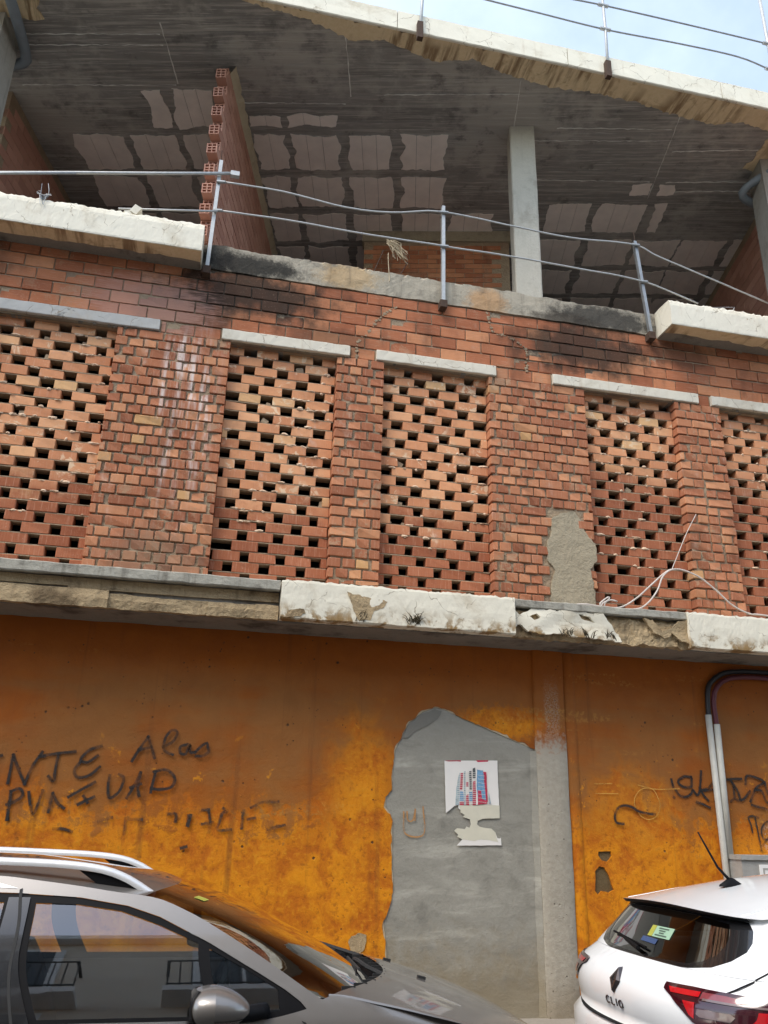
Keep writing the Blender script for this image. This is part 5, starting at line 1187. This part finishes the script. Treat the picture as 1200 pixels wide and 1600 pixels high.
skin(lo, 'body', [(-UT, .2)] + [(float(u), .2) for u in us[1:-1]] + [(UT, .2)] + ring_top[::-1], 'paint_white', HC, grid=.045, step=.05)
up = Shell(CY, curve([(1.0, 2.30), (1.04, 2.325), (1.10, 2.375), (1.2, 2.455), (1.30, 2.53), (1.40, 2.62)]), curve([(1.0, 5.2), (1.2, 4.75), (1.4, 4.3)]), curve([(1.0, .838), (1.04, .812), (1.10, .775), (1.2, .712), (1.30, .635), (1.36, .575), (1.42, .50)]), c_(.28), c_(.9), 2.0, 3.2)
zroof = curve([(2.4, 1.228), (2.6, 1.255), (2.9, 1.300), (3.4, 1.350), (3.9, 1.355), (4.25, 1.33)])     # height of the roof side edge
wind = [(.0, 1.032), (.2, 1.034), (.40, 1.043), (.53, 1.062), (.60, 1.095), (.635, 1.135), (.630, 1.17), (.60, 1.215), (.56, 1.248), (.3, 1.268), (0, 1.272)]
wpoly = [(up.r(y, z), z) for y, z in wind] + [(up.r(-y, z), z) for y, z in wind[::-1][1:-1]]
inner = [(.0, 1.050), (.2, 1.052), (.38, 1.060), (.46, 1.078), (.515, 1.11), (.53, 1.15), (.515, 1.20), (.48, 1.235), (.25, 1.254), (0, 1.257)]
gpoly = [(up.r(y, z), z) for y, z in inner] + [(up.r(-y, z), z) for y, z in inner[::-1][1:-1]]
usu = np.linspace(-(up.LR + up.LS * .8), up.LR + up.LS * .8, 141)
def crown0(x): return .058 + .030 * min(1, max(0, (x - 2.45) / .6))
def roof_surf(x, y):
    ze = zroof(x); v = min(1, abs(y) / up.w(ze)); return ze + crown0(x) * (1 - v ** 2.2) - .004
side_top = [(float(u), top_of(up, u, roof_surf, 1.1, 1.42)) for u in usu]
def side_holes(sh, side, quads): return [[(sh.sd(x, z, side), z) for x, z in q] for q in quads]
sw = [[(2.98, 1.075), (3.20, 1.215), (3.50, 1.275), (3.62, 1.28), (3.60, 1.06)], [(3.68, 1.06), (3.70, 1.282), (4.05, 1.27), (4.45, 1.16), (4.62, 1.075)]]
quarter = side_holes(up, -1, sw) + side_holes(up, 1, sw)
skin(up, 'upper_body', [(float(usu[0]), 1.041)] + [(float(u), 1.041) for u in usu[1:]] + side_top[::-1], 'paint_white', HC, holes=[wpoly] + quarter, grid=.045, step=.03)
rw = skin(up, 'rear_window', gpoly, 'car_glass_dark', HC, off=-.002, grid=.05)
skin(up, 'window_surround', wpoly, 'paint_black', rw, holes=[gpoly], off=-.0005, grid=.04)
for q in quarter: skin(up, 'side_window', q, 'car_glass_dark', HC, off=-.003, grid=.08)
# roof with the spoiler lip
def crown_(x): return .058 + .030 * min(1, max(0, (x - 2.45) / .6))
def roof_pt(s, t):
    v = t * 2 - 1
    xe = 2.445 + .29 * (1 - math.sqrt(max(0, 1 - abs(v) ** 3.2))); xf = 4.36 - .18 * v * v; x = xe + (xf - xe) * s
    ze = zroof(x); yw = up.w(ze); crown = crown_(x)
    return Vector((x, CY + v * (yw + (.0 if s > .1 else 0)), ze + crown * (1 - abs(v) ** 2.2)))
loft('roof', roof_pt, 40, 28, 'paint_white', HC)
def lip(s, t):
    a = roof_pt(0, t * .86 + .07); k = [0, .35, 1][int(round(s * 2))]
    return a + Vector((.05 * k, 0, -.020 * min(1, k * 2.2)))
loft('spoiler_lip', lip, 2, 28, 'trim_black', HC)
# swage lines of the roof
for sv in (-1, 1):
    mb = MB(); mb.tube([roof_pt(s, .5 + sv * (.40 - .04 * s)) + Vector((0, 0, .001)) for s in np.linspace(.02, .5, 14)], .0025, 6); attach(mb.obj('roof_seam', 'paint_white', None, smooth=True), HC)
# tailgate shut lines
def seam(sh, pts, w=.007): return ribbon(sh, 'shut_line', pts, w, 'trim_black', HC)
for sg in (-1, 1):
    seam(lo, [(lo.r(sg * .735, 1.035), 1.035), (lo.r(sg * .71, 1.0), 1.0), (lo.r(sg * .66, .965), .965)]); seam(lo, [(lo.r(sg * .60, .80), .80), (lo.r(sg * .585, .77), .77)])
    seam(up, [(up.r(sg * .735, 1.04), 1.04), (up.r(sg * .755, 1.09), 1.09), (up.r(sg * .735, 1.15), 1.15), (up.r(sg * .70, 1.20), 1.20), (up.r(sg * .66, 1.255), 1.255)])
seam(lo, [(lo.r(y, z), z) for y, z in [(-.84, .800), (-.7, .775), (-.4, .757), (0, .752), (.4, .757), (.7, .775), (.84, .800)]], .008)
# tail lamps wrap round the corners
def lamp(sg):
    R = lambda y, z: (lo.r(sg * y, z), z)
    D = lambda x, z: (lo.sd(x, z, sg), z)
    L = skin(lo, 'tail_lamp', [R(.395, .985), R(.55, .988), R(.70, .985), D(2.47, .980), D(2.545, .970), D(2.56, .945), D(2.53, .90), D(2.45, .858), R(.78, .838), R(.66, .842), R(.585, .86), R(.52, .905), R(.46, .94), R(.40, .962)], 'lamp_dark', HC, off=.007, grid=.03, step=.015)
    skin(lo, 'light_band', [R(.43, .972), R(.60, .974), R(.60, .955), R(.455, .953)], 'lamp_red', L, off=.0095, grid=.03, step=.015)
    skin(lo, 'lens_upper', [R(.608, .974), R(.70, .973), R(.76, .966), R(.775, .955), R(.72, .950), R(.608, .950)], 'lamp_pink', L, off=.0095, grid=.03, step=.015)
    skin(lo, 'light_line', [R(.62, .953), D(2.54, .948), D(2.54, .941), R(.62, .945)], 'lamp_clear', L, off=.0115, grid=.03, step=.015)
    skin(lo, 'light_guide', [R(.74, .936), R(.775, .936), D(2.375, .925), D(2.37, .885), R(.775, .868), R(.66, .866), R(.60, .875), R(.605, .858), R(.67, .850), R(.78, .852), D(2.41, .872), D(2.415, .936)], 'lamp_red', L, off=.0098, grid=.03, step=.012) if False else None
    skin(lo, 'light_guide', [R(.64, .866), R(.74, .866), R(.785, .88), R(.80, .905), R(.805, .932), R(.828, .932), R(.825, .90), R(.81, .868), R(.77, .850), R(.69, .848), R(.64, .853)], 'lamp_red', L, off=.0098, grid=.02, step=.012)
    skin(lo, 'reverse_lens', [R(.605, .915), R(.73, .916), R(.745, .905), R(.73, .885), R(.615, .886), R(.60, .895)], 'lamp_clear', L, off=.0098, grid=.03, step=.012)
    skin(lo, 'lens_inner', [R(.53, .935), R(.59, .935), R(.59, .875), R(.565, .888)], 'lamp_red', L, off=.009, grid=.03, step=.012)
lamp(-1); lamp(1)
# badge, lettering
bd = MB(); 
def rp(y, z, off=.004): return lo.P(lo.r(y, z), z, off)
dia = [(0, .992), (.046, .935), (0, .878), (-.046, .935)]; ind = [(0, .955), (.017, .935), (0, .912), (-.017, .935)]
bd.quad_grid([[rp(y, z, .004) for y, z in dia + dia[:1]], [rp(y * .72, .935 + (z - .935) * .78, .018) for y, z in dia + dia[:1]], [rp(y, z, .018) for y, z in ind + ind[:1]], [rp(y, z, .005) for y, z in ind + ind[:1]]])
attach(bd.obj('badge', 'badge_dark', None), HC)
def arc(cy, cz, ry, rz, a0, a1, n=14): return [(cy + ry * math.cos(a), cz + rz * math.sin(a)) for a in np.linspace(a0, a1, n)]
lh = .015; zc = .842
for nm, cy0, q in (('letter', .072, [arc(0, 0, .017, lh, .8, 2 * math.pi - .8)]), ('letter', .024, [[(-.012, lh), (-.012, -lh), (.013, -lh)]]), ('letter', -.018, [[(0, lh), (0, -lh)]]), ('letter', -.062, [arc(0, 0, .018, lh, 0, 2 * math.pi, 22)])):
    mb = MB()
    for ln in q: mb.tube([rp(cy0 - a, zc + b, .004) for a, b in ln], .0038, 6)
    attach(mb.obj(nm, 'badge_dark', None), HC)
# number plate recess, lower bumper
skin(lo, 'number_plate_recess', [(lo.r(y, z), z) for y, z in [(-.33, .63), (-.30, .69), (.30, .69), (.33, .63), (.30, .56), (-.30, .56)]], 'trim_black', HC, off=.002)
skin(lo, 'number_plate', [(lo.r(y, z), z) for y, z in [(-.26, .575), (-.26, .68), (.26, .68), (.26, .575)]], 'sign_white', HC, off=.005)
skin(lo, 'bumper_diffuser', [(lo.r(y, z), z) for y, z in [(-.8, .25), (-.72, .42), (.72, .42), (.8, .25), (0, .22)]], 'trim_black', HC, off=.003)
# antenna
a0 = roof_pt(.215, .47); mb = MB()
mb.quad_grid([[a0 + Vector((dx * k, dy * k, h)) for dx, dy in [(.075 * math.cos(t) + .0, .026 * math.sin(t)) for t in np.linspace(0, 2 * math.pi, 13)]] for k, h in ((1, -.004), (.92, .006), (.6, .02), (.3, .034), (.12, .04))])
an = attach(mb.obj('antenna_base', 'trim_black', None, smooth=True), HC)
attach(MB().tube([a0 + Vector((.0, 0, .02)), a0 + Vector((-.07, 0, .09)), a0 + Vector((-.165, .0, .262))], [.0085, .0065, .004], 8).obj('antenna_mast', 'trim_black', None, smooth=True), an)
# windscreen, bonnet, glasshouse front
def wsc(s, t):
    v = t * 2 - 1; a = roof_pt(1, t); b = Vector((5.22 - .30 * v * v, CY + v * .78, 1.01)); p = a.lerp(b, s); return p + Vector((.03, 0, .04)) * (math.sin(s * math.pi))
loft('windscreen', wsc, 14, 18, 'car_glass_dark', HC)
def bon(s, t):
    v = t * 2 - 1; x = (5.16 - .25 * v * v) + s * (1.0 - .3 * v * v - .0); x = min(x, 6.17 - .35 * abs(v) ** 3); z = topz(x); yw = .80 - .05 * s
    return Vector((x, CY + v * yw, z + .06 * (1 - v * v) * (1 - s * .7)))
loft('bonnet', bon, 18, 18, 'paint_white', HC)
for sg in (-1, 1):
    for x in (2.86, 5.42): 
        skin(lo, 'wheel_arch', [(lo.sd(x + .37 * math.cos(a), .31 + .37 * math.sin(a), sg), .31 + .37 * math.sin(a)) for a in np.linspace(-.25, math.pi + .25, 26)], 'rubber', HC, off=.003)
        wheel(x, CY + sg * .90, .31, sg, HC)
# interior: parcel shelf, seat backs, floor
attach(MB().box((2.46, CY - .55, .86), (2.9, CY + .55, .88)).obj('parcel_shelf', 'dash', None), HC)
attach(MB().box((2.35, CY - .7, .25), (5.0, CY + .7, .30)).obj('cabin_floor', 'dash', None), HC)
def seat(x, y, w, parent, back=1.06):
    mb = MB(); rings = []
    for k, (z, d, ww) in enumerate([(.45, .10, w), (.6, .11, w), (.8, .10, w * .97), (back - .1, .08, w * .9), (back, .05, w * .75)]):
        cx = x - (z - .45) * .28
        rings.append([Vector((cx + d * math.cos(t) * (1 if abs(math.cos(t)) < .99 else 1), y + ww / 2 * (abs(math.sin(t)) ** .6) * (1 if math.sin(t) >= 0 else -1), z)) for t in np.linspace(0, 2 * math.pi, 17)])
    mb.quad_grid(rings); sb = attach(mb.obj('seat', 'seat_cloth', None, smooth=True), parent)
    h = MB(); cx = x - (back + .1 - .45) * .28
    h.quad_grid([[Vector((cx + .045 * math.cos(t) * k, y + .13 * k2 * (abs(math.sin(t)) ** .6) * (1 if math.sin(t) >= 0 else -1), back + .03 + zz)) for t in np.linspace(0, 2 * math.pi, 17)] for k, k2, zz in ((.3, .6, 0), (.9, .95, .02), (1, 1, .08), (.9, .92, .15), (.3, .6, .18))])
    attach(h.obj('headrest', 'seat_cloth', None, smooth=True), sb)
    attach(MB().box((x - .02, y - w / 2 + .02, .30), (x + .48, y + w / 2 - .02, .5)).obj('seat_base', 'seat_cloth', None), sb)
for y in (-.38, .0, .38): seat(3.25, CY + y, .42, HC, .98)
for y in (-.38, .38): seat(4.1, CY + y, .5, HC, 1.06)
def stick(sh, name, pts, mat, off, par): return skin(sh, name, [(sh.r(y, z), z) for y, z in pts], mat, par, off=off, grid=.05, step=.02)
st = stick(up, 'window_sticker', [(-.155, 1.130), (-.155, 1.178), (.010, 1.178), (.010, 1.130)], 'sticker_green', .0015, rw)
st2 = [stick(up, 'window_sticker', [(.012, 1.130), (.012, 1.178), (.055, 1.178), (.055, 1.130)], 'sticker_yellow', .0015, rw), stick(up, 'window_sticker', [(-.06, 1.100), (-.06, 1.122), (.09, 1.125), (.09, 1.104)], 'sticker_blue', .0015, rw)]
for k, (y0, y1, z) in enumerate([(-.115, -.02, 1.168), (-.09, -.03, 1.158), (-.085, -.04, 1.148), (-.12, -.01, 1.138)]): stick(up, 'sticker_line', [(y0, z - .002), (y0, z + .0035), (y1, z + .0035), (y1, z - .002)], 'sticker_ink', .003, rw)
# rear wiper
wp = MB(); wp.tube([up.P(up.r(.02, 1.06), 1.06, .025), up.P(up.r(.30, 1.10), 1.10, .02)], [.012, .007], 6); wp.tube([up.P(up.r(-.02, 1.075), 1.075, .012), up.P(up.r(.40, 1.105), 1.105, .012)], .006, 6)
attach(wp.obj('rear_wiper', 'trim_black', None), HC)

# ================================================================== silver crossover, seen from its side
SV = thing('silver_crossover', 'silver grey crossover with roof rails parked at the lower left', 'car', (-.2, CY, 0))
slo = Shell(CY, curve([(.2, -2.25), (.5, -2.33), (.8, -2.30), (1.0, -2.2)]), curve([(.2, 1.74), (.4, 1.86), (.6, 1.875), (.75, 1.80), (.9, 1.55), (1.0, 1.3)]), curve([(.2, .80), (.35, .85), (.6, .872), (.8, .872), (.92, .862), (1.0, .838), (1.06, .81)]), c_(.45), c_(.62))
fend = curve([(-2.4, .955), (-.6, .955), (.30, .955), (.50, .985), (.60, 1.025), (.8, .995), (1.0, .955), (1.3, .885), (1.6, .79), (1.8, .68), (1.9, .60)])
us = np.linspace(-UT, UT, 221)
skin(slo, 'body', [(float(u), .22) for u in us] + [(float(u), top_of(slo, u, fend, .4, 1.08)) for u in us[::-1]], 'paint_silver', SV, grid=.045, step=.04)
sup = Shell(CY, curve([(.9, -2.25), (1.1, -2.15), (1.3, -1.95), (1.5, -1.75)]), c_(2.4), curve([(.90, .866), (.96, .85), (1.05, .815), (1.2, .748), (1.35, .668), (1.43, .615), (1.50, .55)]), c_(.45), c_(.6))
cant = [(-1.95, 1.375), (-1.5, 1.418), (-1.1, 1.426), (-.662, 1.416), (-.521, 1.402), (-.365, 1.384), (-.219, 1.364), (-.085, 1.348), (.068, 1.294), (.198, 1.229), (.328, 1.158), (.432, 1.097), (.537, 1.034), (.60, 1.0)]
cz = curve(cant)
frame = [(-1.75, 1.29), (-1.3, 1.352), (-.9, 1.368), (-.574, 1.359), (-.355, 1.346), (-.175, 1.319), (-.052, 1.283), (.143, 1.197), (.341, 1.096), (.433, 1.047), (.49, 1.010)]
glassF = [(-.511, 1.328), (-.362, 1.324), (-.196, 1.302), (-.049, 1.256), (.100, 1.197), (.168, .972), (-.43, .972)]
glassQ = [(.143, 1.180), (.277, 1.117), (.405, 1.050), (.412, .985), (.205, .975)]
glassR = [(-.625, 1.330), (-.56, .972), (-1.35, .985), (-1.42, 1.26), (-1.1, 1.325)]
glassC = [(-1.40, 1.26), (-1.34, 1.01), (-1.72, 1.06), (-1.62, 1.20)]
for sg in (-1, 1):
    D = lambda q: [(sup.sd(x, z, sg), z) for x, z in q]
    blk = frame + [(.535, .965), (.54, .942), (-1.8, .942), (-1.85, 1.1)]
    blk_r = resample(blk, .03)
    cr_ = [(x, cz(x)) for x in np.linspace(-1.95, .60, 60)]
    skin(sup, 'roof_side', D(cr_ + [(.56, .96), (-2.0, .95), (-2.02, 1.2)]), 'paint_silver', SV, holes=[D(blk_r)], grid=.03, step=.03)
    fr_ = skin(sup, 'window_frame', D(blk_r), 'trim_black', SV, holes=[D(glassF), D(glassQ), D(glassR)], off=-.004, grid=.03, step=.02)
    for nm, q in (('front_door_window', glassF), ('quarter_window', glassQ), ('rear_door_window', glassR)): skin(sup, nm, D(q), 'car_glass', SV, off=-.008, grid=.06, step=.03)
    skin(sup, 'door_pillar', D([(-.612, 1.345), (-.535, 1.345), (-.452, .96), (-.548, .96)]), 'paint_black', SV, off=.001, grid=.05)
    ribbon(sup, 'shut_line', D([(-.575, 1.372), (-.553, 1.2), (-.505, .95)]), .008, 'rubber', SV, off=.003)
    ribbon(sup, 'sill_trim', D([(-1.8, .948), (-1.0, .948), (-.3, .950), (.20, .950)]), .016, 'chrome', SV, off=.004)
    skin(sup, 'chrome_wedge', D([(-1.6, 1.405), (-.9, 1.412), (-.66, 1.392), (-.585, 1.374), (-.75, 1.380), (-1.2, 1.385)]), 'rail_silver', SV, off=.002, grid=.05)
def sroof(s, t):
    v = t * 2 - 1; xr_ = -1.95 + .05 * v * v; xf_ = .02 - .135 * abs(v) ** 2.2; x = xr_ + (xf_ - xr_) * s
    ze = cz(x); return Vector((x, CY + v * sup.w(ze), ze + .056 * (1 - abs(v) ** 2.4)))
loft('roof', sroof, 40, 30, 'paint_silver', SV)
def scr(s, t):
    v = t * 2 - 1; xt = .02 - .135 * abs(v) ** 2.2; top = sroof(1, t)
    xb = .93 - .37 * abs(v) ** 2.3; zb = .968 + .045 * abs(v) ** 2.5; b = Vector((xb, CY + v * .795, zb))
    # the screen edge follows the pillar line
    if abs(v) > .999: x = top.x + (xb - top.x) * s; return Vector((x, CY + v * (sup.w(cz(x)) - .002), cz(x) - .001))
    p = top.lerp(b, s); return p + Vector((.02, 0, .035)) * math.sin(s * math.pi)
scn = loft('windscreen', scr, 24, 30, 'screen_glass', SV)
# printed band and sticker on the screen
mb = MB(); mb.quad_grid([[scr(s, t) + Vector((-.002, 0, -.004)) for t in np.linspace(.1, .9, 20)] for s in (.0, .05, .10)]); attach(mb.obj('screen_band', 'trim_black', None, smooth=True), scn)
mb = MB(); mb.quad_grid([[scr(s, t) + Vector((.001, 0, .002)) for t in (.15, .175, .20)] for s in (.13, .155, .18)]); attach(mb.obj('screen_sticker', 'sticker_yellow', None), scn)
# bonnet
def shood(s, t):
    v = t * 2 - 1; x0 = .955 - .36 * abs(v) ** 2.3; x1 = 1.80 - .30 * abs(v) ** 2.4; x = x0 + (x1 - x0) * s
    ze = fend(x) + .002; w = slo.w(min(ze, .93)) - .045 - .08 * max(0, s - .6)
    return Vector((x, CY + v * w, ze - .004 + (.062 - .03 * s) * (1 - abs(v) ** 2.6) - .07 * s ** 6))
loft('bonnet', shood, 30, 30, 'paint_silver', SV)
for sg in (0, 1):      # top of the wings between bonnet and body side
    def wing(s, t, sg=sg):
        a = shood(s, sg); x = a.x; ze = fend(x); b = Vector((x, CY + (1 if sg else -1) * (slo.w(ze) + .0), ze)); return a.lerp(b, t) + Vector((0, 0, .010 * math.sin(t * math.pi) - .001))
    loft('wing_top', wing, 30, 5, 'paint_silver', SV)
    mb = MB(); mb.tube([shood(s, sg) + Vector((0, 0, .001)) for s in np.linspace(0, 1, 30)], .0045, 6); attach(mb.obj('shut_line', 'rubber', None, smooth=True), SV)
# cowl, wipers, washer jets
def cowl(s, t): 
    a = scr(1, t * .96 + .02); b = shood(0, t * .96 + .02); return a.lerp(b, s) + Vector((0, 0, -.012 + .006 * math.sin(s * math.pi)))
cw = loft('cowl', cowl, 6, 30, 'trim_black', SV)
for t0, t1 in ((.30, .62), (.68, .97)):
    w = MB(); P0 = cowl(.4, t0) + Vector((.02, 0, .03)); pts = [P0, scr(.93, t0 + .06) + Vector((.015, 0, .03)), scr(.90, (t0 + t1) / 2) + Vector((.01, 0, .022)), scr(.95, t1) + Vector((.01, 0, .02))]
    w.tube(catmull(pts, .04), .009, 6); w.tube([scr(.90, t0 + .02) + Vector((.006, 0, .012)), scr(.93, t1 + .02) + Vector((.006, 0, .012))], .007, 6); attach(w.obj('wiper', 'rubber', None), SV)
mb = MB()
for k in range(16):
    t = .06 + k * .055; p = cowl(.75, t); mb.box((p.x - .035, p.y - .004, p.z - .004), (p.x + .02, p.y + .004, p.z + .02))
attach(mb.obj('cowl_grille', 'rubber', None), cw)
def flap(s, t): 
    p = shood(0, .80 + .19 * t); return p + Vector((.01 - .06 * s, 0, .018 * (1 - s) - .02 * s))
for t in (.40, .72):
    p = shood(.22, t); attach(MB().box((p.x - .02, p.y - .012, p.z - .002), (p.x + .016, p.y + .012, p.z + .010), Matrix.Rotation(.2, 3, 'Y'), p).obj('washer_jet', 'rubber', None), SV)
# rails
for sg in (-1, 1):
    line = [(-1.85, 1.40), (-1.78, 1.444), (-1.5, 1.468), (-1.0, 1.472), (-.68, 1.465), (-.44, 1.456), (-.29, 1.438), (-.19, 1.404), (-.115, 1.362), (-.085, 1.345)]
    pts = catmull([(a, CY + sg * .575, b) for a, b in line], .03); mb = MB(); rows_ = []
    for i, p in enumerate(pts):
        d = (pts[min(i + 1, len(pts) - 1)] - pts[max(0, i - 1)]).normalized(); n = Vector((-d.z, 0, d.x))
        if n.z < 0: n = -n
        rows_.append([p + Vector((0, dy, 0)) + n * dn for dy, dn in [(-.019, -.012), (-.021, .0), (-.012, .013), (.0, .016), (.012, .013), (.021, 0), (.019, -.012), (-.019, -.012)]])
    mb.quad_grid(rows_); rl = attach(mb.obj('roof_rail', 'rail_silver', None, smooth=True), SV)
    q = [(-.38, 1.436), (-.29, 1.426), (-.19, 1.392), (-.125, 1.355), (-.135, 1.33), (-.22, 1.345), (-.28, 1.37)]
    o = plate('rail_foot', q, [], .022, lambda a, b, d, sg=sg: (a, CY + sg * .575 - .011 - d, b), 'trim_black', None, step=.03); attach(o, rl)
    o = plate('rail_foot', [(-1.84, 1.43), (-1.78, 1.445), (-1.55, 1.47), (-1.6, 1.40), (-1.8, 1.38)], [], .022, lambda a, b, d, sg=sg: (a, CY + sg * .575 - .011 - d, b), 'trim_black', None, step=.03); attach(o, rl)
# mirrors
def mirror(sg):
    c = Vector((.165, CY + sg * 1.0, 1.035)); mb = MB(); rows_ = []
    for i in range(17):
        a = -math.pi / 2 + math.pi * i / 16; row = []
        for j in range(25):
            b = 2 * math.pi * j / 24
            x = math.sin(b) * math.cos(a); y = math.cos(b) * math.cos(a); z = math.sin(a)
            fx = .125 if x > 0 else .10; zz = z * (.058 if z > 0 else .064) * (1 - .28 * max(0, x)); 
            sx = (abs(x) ** .8) * (1 if x > 0 else -1)
            row.append(c + Vector((sx * fx if x > 0 else max(sx * fx, -.078), sg * (abs(y) ** .75) * (1 if y > 0 else -1) * .115 * (1 - .15 * max(0, x)), zz + .010 * x * 0 - .012 * max(0, x))))
        rows_.append(row)
    mb.quad_grid(rows_); mm = attach(mb.obj('door_mirror', 'paint_silver', None, smooth=True), SV)
    # lower black shell and indicator strip follow the housing 3 mm proud
    def sub(i0, i1, j0, j1, name, mat, k):
        s = MB(); s.quad_grid([[c + (rows_[i][j % 25] - c) * k for j in range(j0, j1 + 1)] for i in range(i0, i1 + 1)]); attach(s.obj(name, mat, None, smooth=True), mm)
    sub(0, 4, 0, 24, 'lower_shell', 'trim_black', 1.02); sub(4, 5, 0, 9, 'indicator', 'lamp_clear', 1.025)
    sub(3, 13, 15, 21, 'mirror_rim', 'trim_black', 1.03)
    attach(MB().tube(catmull([(.20, CY + sg * .95, 1.0), (.27, CY + sg * .90, .985), (.36, CY + sg * .84, .985)], .03), [.03] * 8 if False else .028, 10).obj('mirror_arm', 'trim_black', None, smooth=True), mm)
mirror(-1); mirror(1)
# interior
attach(MB().box((-1.9, CY - .72, .28), (.9, CY + .72, .33)).obj('cabin_floor', 'dash', None), SV)
def dashf(s, t): return Vector((.28 + .62 * s - .12 * abs(t * 2 - 1) ** 3 * s, CY + (t * 2 - 1) * .74, .86 + .10 * math.sin(s * 2.2) - (.3 if s == 0 else 0)))
attach(loft('dashboard', dashf, 10, 10, 'dash', SV), SV)
for y in (-.36, .36): seat(-.52, CY + y, .5, SV, 1.08)
for y in (-.42, .0, .42): seat(-1.35, CY + y, .42, SV, 1.02)
sw_ = MB(); sw_.tube([(.18 + .06 * math.sin(a), CY - .36 + .18 * math.cos(a), .93 + .17 * math.sin(a)) for a in np.linspace(0, 2 * math.pi, 28)], .014, 8); attach(sw_.obj('steering_wheel', 'dash', None, smooth=True), SV)
attach(MB().box((.15, CY - .12, 1.24), (.17, CY + .12, 1.30)).obj('rear_view_mirror', 'dash', None), SV)
attach(MB().box((-1.95, CY - .55, 1.0), (-1.9, CY + .55, 1.36)).obj('rear_bulkhead', 'dash', None), SV)
def headl(s, t): 
    return Vector((-1.95 + .3 * s * 0 + (sroof(s, t).x + 1.95), sroof(s, .05 + .9 * t).y, sroof(s, t).z - .03))
loft('headliner', headl, 12, 10, 'seat_cloth', SV)
skin(slo, 'grille', [(slo.LR * 0 + a, b) for a, b in [(UT - .45, .45), (UT - .5, .62), (UT - .0, .66), (UT, .42)]], 'trim_black', SV, off=.003)
for sg in (-1, 1):
    skin(slo, 'headlamp', [(sg * a, b) for a, b in [(UT - 1.15, .73), (UT - .95, .78), (UT - .55, .70), (UT - .6, .63), (UT - .95, .66)]], 'chrome', SV, off=.004)
    for x in (-1.45, 1.10):
        skin(slo, 'wheel_arch', [(slo.sd(x + .39 * math.cos(a), .33 + .39 * math.sin(a), sg), .33 + .39 * math.sin(a)) for a in np.linspace(-.25, math.pi + .25, 26)], 'rubber', SV, off=.003)
        wheel(x, CY + sg * .885, .33, sg, SV)
    ribbon(slo, 'shut_line', [(slo.sd(x, z, sg), z) for x, z in [(.50, .95), (.47, .7), (.42, .4)]], .007, 'rubber', SV, off=.002)
    attach(MB().box((-.32, CY + sg * .872, .80), (-.12, CY + sg * .905, .825)).obj('door_handle', 'paint_silver', None), SV)
